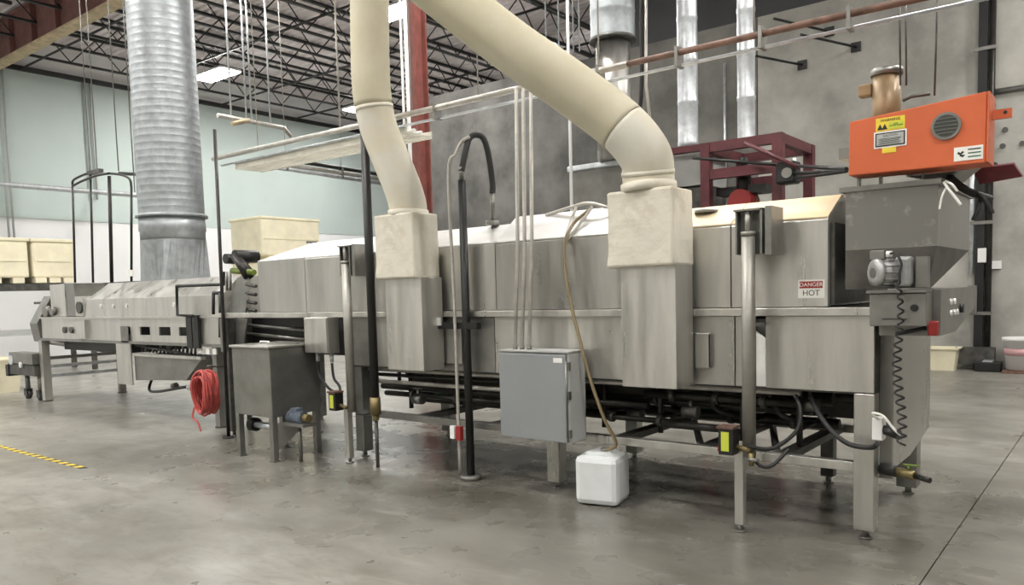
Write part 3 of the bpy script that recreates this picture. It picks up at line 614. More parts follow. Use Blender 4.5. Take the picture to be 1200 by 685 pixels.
# chute pan below the orange box
ch = thing('vibratory_pan', 'stainless and maroon chute pan slung below the orange box', 'chute', (-.8, 5.4, 2.2))
A_ = [P(1062, 207, y=5.25), P(1150, 197, y=5.25), P(1130, 213, y=5.6), P(1090, 212, y=5.6)]
MB().add([*A_, *[a+Vector((0, 0, .015)) for a in A_]], [(0, 1, 2, 3), (7, 6, 5, 4), (0, 4, 5, 1), (1, 5, 6, 2), (2, 6, 7, 3), (3, 7, 4, 0)]).build('pan', 'steel_b', ch)
A_ = [P(1140, 198, y=5.4), P(1188, 192, y=5.3), P(1198, 207, y=5.3), P(1148, 216, y=5.4)]
MB().add([*A_, *[a+Vector((0, .03, .012)) for a in A_]], [(0, 1, 2, 3), (7, 6, 5, 4), (0, 4, 5, 1), (1, 5, 6, 2), (2, 6, 7, 3), (3, 7, 4, 0)]).build('side_wing', 'maroon', ch)['label'] = 'maroon side wing'
tag(MB().tube(smooth([P(1112, 207, y=5.35), P(1128, 220, y=5.3), P(1145, 228, y=5.35), P(1160, 233, y=5.5)], 5), .022, 8).tube(smooth([P(1143, 226, y=5.35), P(1155, 235, y=5.3), P(1163, 250, y=5.3)], 5), .014, 7).tube(smooth([P(1150, 228, y=5.35), P(1146, 245, y=5.3), P(1140, 258, y=5.3)], 5), .012, 7).build('cable_tangle', 'rubber'), 'tangle of black cables hanging over the hopper right corner', 'cable')
tag(MB().tube(smooth([P(1106, 213, y=5.06), P(1112, 222, y=5.05), P(1120, 232, y=5.05), P(1126, 240, y=5.05)], 5), .009, 6).tube(smooth([P(1110, 218, y=5.06), P(1104, 230, y=5.06), P(1101, 245, y=5.06)], 5), .007, 6).tube(smooth([P(1108, 212, y=5.06), P(1116, 216, y=5.04), P(1122, 224, y=5.05)], 5), .007, 6).build('white_rag', 'labelw'), 'white frayed tie strips dangling on the hopper corner', 'strap')

# ------------------------------------------------------------------ steam tank and junction box
tk = thing('steel_tank', 'square stainless tank on four legs below the machine left half', 'tank', (-6.87, 4.78, 0))
B(-7.195, -6.55, 4.49, 5.07, .44, 1.12).build('body', 'steel_dull', tk, bev=.008)
B(-7.215, -6.53, 4.47, 5.09, 1.12, 1.145).build('lid', 'steel_b', tk, bev=.006)
MB().tube([(-7.0, 4.7, 1.15), (-7.0, 4.7, 1.17), (-6.85, 4.7, 1.17), (-6.85, 4.7, 1.15)], .008, 7).build('lid_handle', 'steel_lid', tk)
for (x, y_) in ((-7.16, 4.52), (-6.585, 4.52), (-6.585, 5.04), (-7.16, 5.04)):
    l = B(x-.03, x+.03, y_-.03, y_+.03, .01, .44).build('leg', 'steel_dull', tk, bev=.004); B(x-.04, x+.04, y_-.04, y_+.04, 0, .01).build('foot', 'steel_dull', l)
MB().prism([(4.55, .13), (4.62, .13), (4.9, .34), (4.9, .37), (4.55, .37)], 'x', -6.60, -6.57).build('gusset', 'steel', tk)
MB().cyl((-7.1, 4.62, .32), (-7.02, 4.62, .32), .07, 16).build('pump_rotor', 'black', tk); MB().cyl((-7.02, 4.62, .32), (-6.66, 4.62, .32), .035, 12).build('suction_pipe', 'galv_lt', tk)
pm = thing('pump_motor', 'small blue-grey pump motor beside the steel tank', 'motor', (-6.4, 4.66, .38))
MB().cyl((-6.5, 4.66, .44), (-6.28, 4.66, .44), .06, 18).build('motor_body', 'motorblue', pm)
for k in range(5): MB().cyl((-6.47+.04*k, 4.66, .44), (-6.455+.04*k, 4.66, .44), .066, 18).build('cooling_fin', 'motorblue', pm)
MB().cyl((-6.28, 4.66, .44), (-6.2, 4.66, .44), .04, 14).build('pump_head', 'brass', pm); B(-6.44, -6.34, 4.62, 4.70, .495, .53).build('terminal_box', 'motorblue', pm)
B(-6.52, -6.2, 4.58, 4.74, .36, .39).build('base_plate', 'steel_dull', pm)
MB().cyl((-6.36, 4.66, 0), (-6.36, 4.66, .36), .02, 8).build('stand', 'steel_dull', pm)
jb = thing('junction_box', 'small steel junction box fixed beside the left lift post', 'box', (-6.34, 5, 1.05))
B(-6.52, -6.165, 4.90, 5.043, 1.05, 1.405).build('body', 'steel_b', jb, bev=.006)
B(-6.515, -6.17, 4.885, 4.898, 1.055, 1.40).build('door', 'steel', jb, bev=.004)
for x in (-6.44, -6.22): MB().cyl((x, 4.98, .96), (x, 4.98, 1.05), .02, 10).build('conduit_hub', 'galv_lt', jb)
tag(MB().tube(smooth([(-6.44, 4.98, .95), (-6.42, 4.98, .82), (-6.25, 4.95, .70), (-6.05, 4.9, .66)], 5), .014, 7).tube(smooth([(-6.22, 4.98, .95), (-6.2, 4.98, .8), (-6.08, 4.95, .72), (-6.0, 4.88, .6)], 5), .014, 7).build('cable_pair', 'rubber'), 'two black cables dropping from the small junction box', 'cable')

# ------------------------------------------------------------------ infeed conveyor machine (far left)
YC = 5.37
ic = thing('infeed_conveyor', 'low stainless infeed conveyor with a sloped hood at the far left end of the line', 'conveyor', (-11.5, 6.0, 0))
# side plate with real slots
sl = [(-11.25, .24), (-10.71, .28), (-10.175, .30), (-9.70, .22)]
sp = MB(); xa = -14.15
for cx_, w_ in sl:
    sp.box(xa, cx_-w_/2, YC, YC+.02, 1.06, 1.38); sp.box(cx_-w_/2, cx_+w_/2, YC, YC+.02, 1.06, 1.15); sp.box(cx_-w_/2, cx_+w_/2, YC, YC+.02, 1.265, 1.38); xa = cx_+w_/2
sp.box(xa, -8.72, YC, YC+.02, 1.06, 1.38); sp.build('side_plate', 'steel', ic)
B(-14.1, -8.8, YC+.14, 6.75, 1.08, 1.36).build('belt_trough', 'black', ic)
B(-14.15, -8.72, YC-.03, YC+.05, 1.38, 1.405).build('top_rail', 'steel', ic); B(-14.15, -8.72, YC-.03, YC+.04, 1.02, 1.06).build('bottom_rail', 'steel_dull', ic)
MB().add([(-12.55, YC+.01, 1.405), (-8.78, YC+.01, 1.405), (-8.78, 6.8, 1.405), (-12.55, 6.8, 1.405), (-12.45, YC+.01, 1.67), (-8.78, YC+.01, 1.67), (-8.78, 6.8, 1.67), (-12.45, 6.8, 1.67), (-12.3, 5.66, 1.905), (-8.78, 5.66, 1.905), (-8.78, 6.6, 1.905), (-12.3, 6.6, 1.905)],
    [(0, 3, 2, 1), (0, 1, 5, 4), (1, 2, 6, 10, 9, 5), (2, 3, 7, 6), (3, 0, 4, 7), (4, 5, 9, 8), (6, 7, 11, 10), (7, 4, 8, 11), (8, 9, 10, 11)]).build('hood', 'steel', ic, bev=.004)
for x in (-12.0, -11.6, -11.2, -9.9): MB().cyl((x, YC-.005, 1.56), (x, YC+.01, 1.56), .03, 8).build('lift_lug', 'steel_lid', ic)
MB().add([(-12.4, YC+.02, 1.678), (-8.8, YC+.02, 1.678), (-8.8, 5.65, 1.905), (-12.3, 5.65, 1.905)], [(0, 1, 2, 3)]).build('hood_lid', 'steel', ic)
B(-13.86, -13.3, YC+.05, 5.9, 1.41, 1.93).build('drive_tower', 'steel', ic, bev=.005); B(-13.3, -12.98, YC+.06, 5.9, 1.41, 1.93).build('drive_tower', 'steel_dull', ic, bev=.005)
B(-12.9, -12.6, YC+.02, 5.7, 1.41, 1.72).build('bearing_housing', 'steel', ic, bev=.01); MB().cyl((-12.72, YC-.01, 1.55), (-12.72, YC+.02, 1.55), .09, 14).build('bearing', 'steel_dark', ic)
B(-14.5, -12.7, 6.2, 6.9, 1.41, 1.95).build('rear_hood', 'steel_dark', ic)
B(-12.75, -12.45, YC-.05, YC, 1.08, 1.36).build('cover_plate', 'steel', ic)
for x in (-13.25, -13.0): MB().cyl((x, YC-.03, 1.2), (x, YC, 1.2), .05, 12).build('shaft_bearing', 'steel_dark', ic)
MB().cyl((-13.95, YC-.02, 1.5), (-13.95, YC+.05, 1.5), .09, 16).cyl((-13.7, YC-.02, 1.5), (-13.7, YC+.04, 1.5), .07, 16).build('sprocket', 'steel_dull', ic)
MB().prism([(YC, 1.0), (YC+.5, .92), (6.7, .92), (6.7, 1.75), (YC+.2, 1.75), (YC-.05, 1.3)], 'x', -14.5, -14.2).build('end_chute', 'steel_dull', ic)
B(-14.75, -14.5, 5.5, 6.6, 1.62, 1.66).build('top_shaft', 'steel_dark', ic)
def cleg(x, y_, zt, m='steel_dull', w_=.05):
    l = B(x-w_, x+w_, y_-w_, y_+w_, .02, zt).build('leg', m, ic); MB().cyl((x, y_, 0), (x, y_, .02), .08, 12).build('foot', 'steel_dark', l)
cleg(-14.19, 5.40, 1.02, 'steel', .06); cleg(-14.15, 6.62, .92); cleg(-9.2, 6.6, 1.08); cleg(-9.0, 5.42, 1.02)
for z_ in (.72, .58, .42): B(-14.21, -14.13, 5.46, 6.57, z_-.025, z_+.025).build('end_rail', 'galv_lt' if z_ < .7 else 'steel_dull', ic)
MB().tube([(-14.17, 5.46, .98), (-14.17, 6.57, .72)], .03, 8).build('end_brace', 'steel', ic)
B(-13.9, -11.6, 5.6, 6.6, .86, 1.02).build('dark_underfill', 'black', ic)  # black box stands for the shade under the conveyor
B(-11.55, -11.12, YC-.02, YC+.0, .43, 1.04).build('side_panel', 'steel', ic, bev=.004); B(-11.36, -11.14, YC-.03, YC-.02, 1.04, 1.27).build('tab', 'steel_dull', ic)
MB().prism([(-11.1, .50), (-9.75, .56), (-9.35, .84), (-9.35, .86), (-11.1, .86)], 'y', YC+.02, YC+.5).build('catch_pan', 'steel_dull', ic)
B(-11.1, -9.3, YC-.01, YC+.06, .85, .89).build('pan_rim', 'steel', ic)
MB().tube([(-11.1, YC+.05, 1.0), (-9.6, YC+.05, .90)], .02, 6).build('tie_rod', 'black', ic)
for k in range(16): MB().tube([(-11.0+k*.1, YC+.09, .90), (-10.98+k*.1, YC+.09, .98+.03*(k % 3))], .018, 5).build('nozzle', 'steel_dull' if k % 2 else 'steel_dark', ic)
MB().tube(smooth([(-11.05, 5.6, .50), (-10.95, 5.5, .36), (-10.6, 5.45, .36), (-9.8, 5.45, .47), (-9.3, 5.45, .50)], 5), .02, 8).build('drain_pipe', 'pipe_dk', ic)
for x in (-10.15, -9.75, -9.55): MB().cyl((x-.04, 5.45, .46), (x+.04, 5.45, .47), .04, 10).build('valve', 'galv_lt' if x > -9.8 else 'steel_dark', ic)
for x in (-9.28, -9.1, -8.95): B(x-.05, x+.03, YC-.02, YC+.0, .93, 1.0).build('label_tag', 'labelw', ic)
for x in (-9.45, -9.3): B(x-.07, x+.06, YC-.06, YC-.02, 1.0, 1.42).build('sensor_post', 'black', ic)
# caster cart
ct = thing('caster_frame', 'low wheeled steel frame at the far left end of the infeed conveyor', 'cart', (-14.80, 5.450, 0))
B(-15.30, -14.31, 5.250, 5.500, .62, .80).build('upper_box', 'steel_dull', ct); B(-15.45, -14.31, 5.270, 5.480, .42, .60).build('lower_box', 'steel_dark', ct)
B(-15.50, -15.38, 5.250, 5.500, .38, .58).build('end_stop', 'black', ct); MB().cyl((-15.20, 5.230, .67), (-15.20, 5.250, .67), .08, 12).build('hub', 'galv_lt', ct); MB().cyl((-14.80, 5.230, .6), (-14.80, 5.270, .6), .05, 12).build('hub', 'steel_lid', ct)
for x in (-14.90, -14.38):
    MB().cyl((x, 5.370, .16), (x, 5.370, .42), .04, 10).build('post', 'steel_dull', ct)
    w_ = MB().cyl((x-.0, 5.340, .08), (x-.0, 5.400, .08), .08, 18).build('caster_wheel', 'rubber', ct); MB().box(x-.06, x+.06, 5.320, 5.335, .06, .17).box(x-.06, x+.06, 5.405, 5.420, .06, .17).box(x-.06, x+.06, 5.320, 5.420, .16, .18).build('fork', 'steel_dark', w_)
# big spiral duct
SX, SY, SR = -11.18, 6.12, .455
sd = thing('spiral_duct', 'large galvanised spiral duct rising from the infeed conveyor hood', 'duct', (SX, SY, 1.9))
pts, rs = [], []
z_ = 2.86
while z_ < 9.4:
    for dz, dr in ((0, 0), (.006, .0012), (.014, .0012), (.02, 0)): pts.append((SX, SY, z_+dz)); rs.append(SR+dr)
    z_ += .10
MB().tube(pts, rs, 40).build('spiral_pipe', 'galv', sd)
MB().cyl((SX, SY, 2.83), (SX, SY, 2.87), SR+.045, 40).build('flange_ring', 'galv', sd)
MB().tube([(SX, SY, 2.50), (SX, SY, 2.62), (SX, SY, 2.64), (SX, SY, 2.83)], [SR-.005, SR-.005, SR+.01, SR], 40).build('collar', 'galv', sd)
n = 32; vs = []; q_ = .355
for k in range(n):
    a = 2*math.pi*k/n+math.pi/n*0; c_, s_ = math.cos(a), math.sin(a); mx = max(abs(c_), abs(s_)); vs.append((SX+c_/mx*q_, SY+s_/mx*q_, 1.912))
for k in range(n):
    a = 2*math.pi*k/n; vs.append((SX+math.cos(a)*SR, SY+math.sin(a)*SR, 2.50))
MB().add(vs, [(k, (k+1) % n, n+(k+1) % n, n+k) for k in range(n)]).build('transition', 'galv', sd)
B(SX-.42, SX-.30, SY-.5, SY-.465, 1.99, 2.08).build('tag_plate', 'labelw', sd)
# thin pole with red hose coil
pl = thing('standing_pole', 'thin dark pole right of the big spiral duct carrying the hose coil', 'pole', (-8.9, 5.0, 0))
MB().tube([(-8.22, 5.03, .02), (-8.16, 5.03, 3.52)], .02, 10).build('pole', 'pipe_dk', pl)
MB().cyl((-8.22, 5.03, 0), (-8.22, 5.03, .02), .07, 14).build('base', 'steel_dark', pl)
MB().cyl((-8.2, 5.0, .84), (-8.2, 4.80, .86), .012, 8).build('hook', 'steel_dark', pl)
hc = MB()
for k in range(22):
    cx_ = -8.10-.007*k+random.uniform(-.01, .01); cz = .57+random.uniform(-.02, .02); rx = .12+random.uniform(-.02, .03); rz = .26+random.uniform(-.03, .03); yy = 4.62+.013*k; ph = random.uniform(0, 6)
    hc.tube([(cx_+rx*math.sin(2*math.pi*i/28)+.01*math.sin(3*i/28*6.28+ph), yy+.014*math.sin(2*i/28*6.28+ph), cz+.85*rz*math.cos(2*math.pi*i/28)) for i in range(29)], .011, 7)
hc.tube(smooth([(-8.2, 4.62, .42), (-8.22, 4.6, .30), (-8.12, 4.6, .26), (-8.06, 4.6, .16)], 5), .011, 7)
tag(hc.build('red_air_hose', 'hose_red'), 'coil of red air hose hung on the pole beside the steel tank', 'hose')
# black pipe loop
tag(MB().tube([P(262, 318, y=5.25), P(262, 333, y=5.25), P(207, 335, y=5.25), P(208, 369, y=5.25), P(226, 370, y=5.25)], .02, 8).tube([P(250, 343, y=5.2), P(258, 343, y=5.2)], .02, 8).tube([P(250, 343, y=5.2), P(250, 368, y=5.2)], .02, 8).tube([P(258, 343, y=5.2), P(258, 395, y=5.2)], .02, 8).build('pipe_loop', 'black'), 'black square pipe loop in front of the infeed hood', 'pipe')
# transfer unit between the machines
tf = thing('transfer_chute', 'tilted steel transfer chute between the infeed hood and the long machine', 'chute', (-8.4, 5.4, 1.3))
MB().add([P(262, 378, y=5.25), P(286, 377, y=5.25), P(292, 325, y=5.3), P(278, 325, y=5.3), P(262, 378, y=5.6), P(286, 377, y=5.6), P(292, 325, y=5.6), P(278, 325, y=5.6)], [(0, 1, 2, 3), (7, 6, 5, 4), (0, 4, 5, 1), (1, 5, 6, 2), (2, 6, 7, 3), (3, 7, 4, 0)]).build('side_plate', 'steel_dull', tf)
for (u, v, r_) in ((264, 303, .06), (275, 300, .075)): c_ = P(u, v, y=5.3); MB().cyl(c_, c_+Vector((0, .3, 0)), r_, 16).build('reel', 'black', tf)
a, b_ = P(275, 299, y=5.32), P(292, 322, y=5.32); MB().tube([a, b_], [.05, .075], 10).build('belt_arm', 'pipe_dk', tf)
a, b_ = P(272, 317, y=5.3), P(298, 319, y=5.3); MB().tube([a, b_], .035, 8).build('belt_return', 'lime', tf)
for v in (333, 343, 353, 362): MB().tube([P(289, v, y=5.3), P(300, v+2, y=5.3)], .022, 7).build('chain_guide', 'steel_dark', tf)
for u in (266, 270): MB().tube([P(u, 318, y=5.3), P(u, 340, y=5.3)], .015, 6).build('strut', 'steel_dull', tf)
MB().cyl((-8.5, 5.5, 0), (-8.5, 5.5, 1.46), .03, 8).build('stand', 'steel_dark', tf)

# four drop cables left of the big duct
zt_ = {85: 215, 107: 202, 130: 203, 155: 215}
for (u, v, lab) in ((85, 216, 'leftmost'), (106, 204, 'second from left'), (128, 206, 'third from left'), (154, 218, 'rightmost')):
    a = P(u, v, y=6.25); b_ = P(u+3 if u < 150 else u, 331, y=6.25)
    tag(MB().tube([a, b_], .02 if u != 128 else .03, 7).build('drop_cable', 'pipe_dk'), lab+' of four dark cables hanging left of the big spiral duct', 'cable')
tag(MB().tube(smooth([P(85, 216, y=6.25), P(86, 211, y=6.25), P(95, 206, y=6.25), P(106, 202, y=6.25)], 5), .02, 7).tube(smooth([P(85, 218, y=6.2), P(96, 212, y=6.2), P(112, 206, y=6.2), P(128, 203, y=6.2)], 5), .02, 7).tube(smooth([P(128, 203, y=6.25), P(143, 205, y=6.25), P(152, 210, y=6.25), P(154, 220, y=6.25)], 5), .02, 7).build('cable_arch', 'pipe_dk'), 'arched dark cables linking the tops of the four drop cables', 'cable')
tag(MB().box(*(lambda a, b_: (a.x, b_.x, 6.22, 6.3, a.z-.03, a.z+.03))(P(104, 203, y=6.25), P(118, 203, y=6.25))).build('cable_clamp', 'steel_dark'), 'dark cable clamp on top of the four drop cables', 'clamp')
for u, v1, wh in ((107, 200, 'first'), (115, 200, 'second'), (140, 200, 'third'), (159, 225, 'fourth')):
    a = P(u-1, v1, y=6.25); tag(MB().tube([a, (a.x, a.y, 9.45)], .009, 5).build('hanging_wire', 'steel_dull'), wh+' thin roof wire from the left, ending above the drop cables', 'wire', 'thin wires left of the spiral duct')
a, b_ = P(0, 216, x=-24), P(172, 232, x=-24)
tag(MB().tube([Vector((-24, 3, 4.88)), (-24, b_.y, 4.88), (-24, b_.y, 5.05)], .075, 12).build('wall_pipe', 'galv_lt'), 'pale grey pipe along the teal wall behind the drop cables', 'pipe')
a, b_ = P(140, 203, y=12), P(172, 205, y=12)
tag(MB().tube([a, b_, (b_.x+.5, b_.y, b_.z), (b_.x+.5, b_.y, 9.5)], .05, 8).build('short_pipe', 'pipe_dk'), 'short dark pipe left of the big duct above the pale wall pipe', 'pipe')
for u, wh in ((5, 'leftmost of the pair by the left photo edge'), (11, 'right one of the pair by the left photo edge'), (105, 'left one of the pair above the cable arch'), (112, 'right one of the pair above the cable arch')):
    yy = P(u, 200, x=-25.9).y
    tag(MB().tube([(-25.9, yy, 4.9 if u > 50 else 3.4), (-25.9, yy, 8.5)], .03, 5).build('wall_conduit', 'cbox_side'), 'thin wall conduit, '+wh, 'conduit', 'thin conduits on the teal wall')

# pipes crossing left of the cream duct, far back
cp = thing('pipe_bank', 'bank of three thin pipes receding behind the left cream duct', 'pipes', P(318, 190, x=-13))
for (u0, v0, v1, m) in ((318, 184, 205, 'pipe_dk'), (302, 193, 215, 'galv_lt'), (310, 189, 210, 'conduit')):
    MB().tube([P(u0, v0, x=-13), P(450, v1, x=-13)], .04, 8).build('pipe', m, cp)
for u, v in ((335, 190), (400, 200), (446, 207)):
    p_ = P(u, v, x=-13); MB().tube([p_, (p_.x, p_.y, 9.45)], .008, 5).build('hanger_rod', 'conduit', cp); B(p_.x-.06, p_.x+.06, p_.y-.02, p_.y+.02, p_.z-.16, p_.z+.06).build('clevis', 'steel_dull', cp)
hb = thing('hung_bar', 'pale bar hung on rods from the roof right of the big spiral duct', 'bar', P(300, 140, x=-14))
a, b_, c_ = P(255, 135, x=-14), P(333, 150, x=-14), P(341, 160, x=-14)
MB().tube([a, b_, c_], .045, 8).build('bar', 'conduit', hb)
for u, v in ((271, 137), (289, 141), (295, 142), (317, 147)):
    p_ = P(u, v, x=-14); MB().tube([p_, (p_.x, p_.y, 9.45)], .02, 5).build('hanger_rod', 'galv_lt', hb)
a, b_ = P(272, 145, x=-13.8), P(292, 141, x=-13.8); MB().tube([a, b_], .045, 6).build('short_arm', 'tanfl', hb)

# ------------------------------------------------------------------ ducts and blower frame behind the machine
def wall_duct(label, u, x_, y_, r_, zb, zt, m='galv_lt', ribs=True, parts=()):
    t = thing('vent_duct', label, 'duct', (x_, y_, zb))
    pts, rs = [], []; z_ = zb
    while z_ < zt-.3:
        for dz, dr in ((0, 0), (.02, .006), (.05, .006), (.07, 0)): pts.append((x_, y_, z_+dz)); rs.append(r_+dr)
        z_ += .55
    pts.append((x_, y_, zt)); rs.append(r_)
    MB().tube(pts, rs, 24).build('pipe', m, t); return t
x_ = P(806, 120, y=10).x; wall_duct('bright round duct behind the maroon frame, left of the slim one', 0, x_, 10, .135, 3.5, 9.45)
x2_ = P(874.5, 120, y=10).x; wall_duct('slim bright duct rising from the right of the maroon frame', 0, x2_, 10, .112, 3.42, 9.45)
MB_ = P(718, 40, y=9)
bd = thing('stepped_duct', 'wide two-part round duct rising behind the diagonal cream duct', 'duct', (MB_.x, 9, 3.3))
zs = P(718, 47, y=9).z
MB().cyl((MB_.x, 9, 3.28), (MB_.x, 9, zs+.02), .222, 28).build('lower_pipe', 'steel_b', bd)
for a_ in range(5): MB().cyl((MB_.x-.12+.06*a_, 9-.2+abs(2-a_)*.02, 3.4), (MB_.x-.12+.06*a_, 9-.2+abs(2-a_)*.02, zs), .008, 6).build('seam', 'galv_lt', bd)
pts = []; rs = []; z_ = zs
while z_ < 9.4: pts += [(MB_.x, 9, z_), (MB_.x, 9, z_+.02), (MB_.x, 9, z_+.04)]; rs += [.285, .292, .285]; z_ += .32
MB().tube(pts, rs, 28).build('upper_pipe', 'galv', bd); MB().cyl((MB_.x, 9, zs-.03), (MB_.x, 9, zs+.01), .30, 28).build('step_ring', 'steel_dark', bd)
hu = thing('vent_cabinet', 'large grey concrete-coloured cabinet with a pale rim under the stepped duct', 'cabinet', (-5.6, 9.4, 0))
B(-6.03, -4.95, 9.0, 10.1, 0, 3.2).build('body', 'conc_m', hu); MB().box(-6.06, -4.92, 8.97, 10.13, 3.2, 3.28).build('rim', 'galv_lt', hu, bev=.02)
# blower inside maroon frame
fr = thing('support_frame', 'maroon steel support frame standing behind the machine', 'frame', (-4.0, 10, 0))
fx0, fx1, fy0, fy1 = P(830, 200, y=9.6).x, P(914, 200, y=9.6).x, 9.55, 10.7
for (x, y_) in ((fx0, fy0), (fx1, fy0), (fx0, fy1), (fx1, fy1)): B(x-.06, x+.06, y_-.06, y_+.06, 0, 3.42).build('post', 'maroon', fr)
for z_ in (3.36, 3.02): B(fx0+.06, fx1-.06, fy0-.05, fy0+.05, z_-.06, z_+.06).build('beam', 'maroon', fr); B(fx0+.06, fx1-.06, fy1-.05, fy1+.05, z_-.06, z_+.06).build('beam', 'maroon', fr)
for x in (fx0, fx1): B(x-.05, x+.05, fy0+.06, fy1-.06, 3.3, 3.42).build('side_beam', 'maroon', fr)
a, b_ = P(873, 167, y=9.4), P(936, 196, y=9.1); MB().tube([a, b_], .03, 4).build('sloping_rail', 'maroon', fr); 
B(P(786, 170, y=9.6).x, fx0-.06, 9.5, 9.6, 3.34, 3.42).build('roof_edge', 'maroon', fr)
bl = thing('blower_box', 'pale grey sheet metal blower box beside the maroon frame', 'blower', (-4.6, 10, 2.5))
B(-4.89, -4.36, 9.62, 10.3, 2.92, 3.32).build('body', 'cbox_side', bl, bev=.01); B(-4.89, -4.36, 9.64, 10.3, 2.3, 2.90).build('lower_body', 'steel_dark', bl)
B(-4.88, -4.4, 9.65, 10.25, 0, 2.3).build('pedestal', 'steel_dark', bl)
fn = thing('fan_unit', 'black fan with a red housing inside the maroon frame', 'fan', (-3.9, 9.9, 2.5))
c_ = P(870, 236, y=9.7); MB().cyl((c_.x, 9.6, c_.z), (c_.x, 9.9, c_.z), .15, 20).build('housing', 'red', fn); MB().cyl((c_.x, 9.75, c_.z+.05), (c_.x, 9.75, c_.z+.42), .09, 14).cyl((c_.x, 9.75, c_.z+.42), (c_.x, 9.75, c_.z+.55), .05, 12).build('motor', 'black', fn)
B(c_.x-.35, c_.x+.3, 9.7, 10.0, c_.z+.1, c_.z+.2).build('mount', 'black', fn); B(c_.x-.3, c_.x+.3, 9.6, 10.1, 0, c_.z-.22).build('stand', 'steel_dark', fn)
bo = thing('bearing_block', 'black bearing block at the right end of the maroon frame rail', 'bearing', P(922, 203, y=9.3))
p_ = P(924, 203, y=9.3); MB().box(p_.x-.14, p_.x+.1, 9.25, 9.45, p_.z-.12, p_.z+.14).build('block', 'black', bo, bev=.03); MB().cyl((p_.x, 9.23, p_.z), (p_.x, 9.25, p_.z), .06, 14).build('hub', 'steel_dull', bo)
MB().cyl(P(931, 185, y=9.3), P(931, 196, y=9.3), .02, 8).build('grease_pipe', 'galv_lt', bo)
for v0, v1, lab in ((194, 198, 'upper'), (203, 199, 'middle'), (209, 200, 'lower')):
    tag(MB().tube([P(930, v0, y=9.3), P(992, v1, y=7.5)], .02, 7).build('black_rod', 'black'), lab+' of three black rods from the bearing block to the orange box', 'rod')
tag(MB().tube([P(812, 185, y=9.35), P(912, 193, y=9.35)], .02, 7).build('frame_rod', 'black'), 'thin black rod crossing the maroon frame', 'rod')
tag(MB().tube(smooth([P(752, -5, y=8), P(752, 90, y=8), P(750, 125, y=8), P(744, 150, y=8)], 6), .025, 8).build('hanging_cable', 'rubber'), 'black cable hanging right of the stepped duct', 'cable')
tag(MB().tube([P(757, -5, y=8), P(757, 100, y=8), P(764, 160, y=8)], .018, 7).build('thin_pipe', 'conduit'), 'thin grey pipe right of the stepped duct', 'pipe')
for u, m, lab in ((849, 'galv_lt', 'thin pale pipe on the wall between the two bright ducts'),):
    x = P(u, 120, y=16.2).x; tag(MB().tube([(x, 16.22, 3), (x, 16.22, 6.3)], .03, 6).build('wall_pipe', m), lab, 'pipe')
x = P(667, 200, y=8.8).x; q_ = P(668, 150, y=8.8); tag(MB().tube([(q_.x, 8.8, 9.4), (q_.x, 8.8, 0)], .022, 7).build('thin_pipe', 'white'), 'thin white pipe left of the grey vent cabinet', 'pipe')
for u, wh in ((1055, 'left'), (1062, 'middle'), (1095, 'right')):
    a = P(u, 100 if u < 1090 else 112, y=5.3); tag(MB().tube([P(u-1 if u != 1095 else u+4, -20, y=5.3), a], .006, 5).build('hanging_wire', 'steel_dark'), wh+' one of three thin wires hanging down to the orange box', 'wire', 'thin wires above the orange box')
tag(MB().tube([P(1058, 118, y=5.3), P(1068, 113, y=5.3), P(1090, 110, y=5.3)], .01, 6).build('wire_stay', 'steel_dark'), 'short bent rod on top of the orange box', 'rod')
# wires at top centre
for u, wh in ((640, 'leftmost'), (655, 'second from left'), (672, 'third from left'), (679, 'rightmost')):
    a = P(u, -10, y=9.5); b_ = P(u, 60, y=9.5); tag(MB().tube([Vector((a.x, 9.5, 9.4)), b_], .012, 5).build('hanger_rod', 'galv_lt'), wh+' pale hanger rod above the diagonal cream duct', 'rod', 'hanger rods above the diagonal duct')

# brackets on the back wall
for (u, v, wh) in ((1003, 55, 'rightmost'), (940, 76, 'lowest and leftmost'), (972, 37, 'highest, middle')):
    p_ = P(u, v, y=16.25)
    tag(MB().tube([p_, p_+Vector((-.55, -1.5, 0))], .025, 6).box(p_.x-.09, p_.x+.09, p_.y-.01, p_.y+.02, p_.z-.09, p_.z+.09).build('wall_bracket', 'black'), wh+' of three black stay brackets high on the concrete wall', 'bracket', 'black brackets on the concrete wall')
# black wall post with conduits
wp = thing('wall_post', 'dark vertical conduit post against the right concrete wall', 'post', (-2.1, 16.2, 0))
B(-2.2, -2.06, 16.14, 16.26, 0, 7.5).build('channel', 'black', wp)
MB().cyl((-1.99, 16.18, 0), (-1.99, 16.18, 7.5), .05, 8).build('conduit', 'pipe_dk', wp); MB().cyl((-2.26, 16.18, 1.7), (-2.26, 16.18, 4.2), .045, 8).build('conduit', 'galv_lt', wp)
for z_ in (1.0, 2.6, 4.6, 5.6): B(-2.28, -1.92, 16.12, 16.14, z_-.03, z_+.03).build('strap', 'steel_dull', wp)
B(-2.15, -2.02, 16.09, 16.12, 1.9, 2.15).build('outlet', 'white', wp); B(-1.98, -1.8, 16.2, 16.26, 1.78, 1.92).build('outlet', 'white', wp)
B(-2.3, -2.15, 16.08, 16.14, 1.0, 1.5).build('switch_gear', 'steel_dull', wp); B(-2.45, -1.85, 15.95, 16.14, .1, .4).build('pipe_cluster', 'steel_dark', wp)
tag(MB().tube([(-2.1, 16.24, 4.85), (3, 16.24, 4.85)], .05, 8).build('wall_pipe', 'steel_dull'), 'grey pipe along the right concrete wall level with the orange box top', 'pipe')
for u, v, wh in ((1175, 171, 'middle'), (1166, 193, 'lowest'), (1198, 168, 'rightmost'), (1178, 152, 'highest')): # wall bolts
    p_ = P(u, v, y=16.26); tag(MB().cyl(p_, p_+Vector((0, -.03, 0)), .045, 10).build('wall_anchor', 'steel_dark'), wh+' of four small dark anchors in the concrete right of the orange box', 'anchor', 'anchors in the right wall')

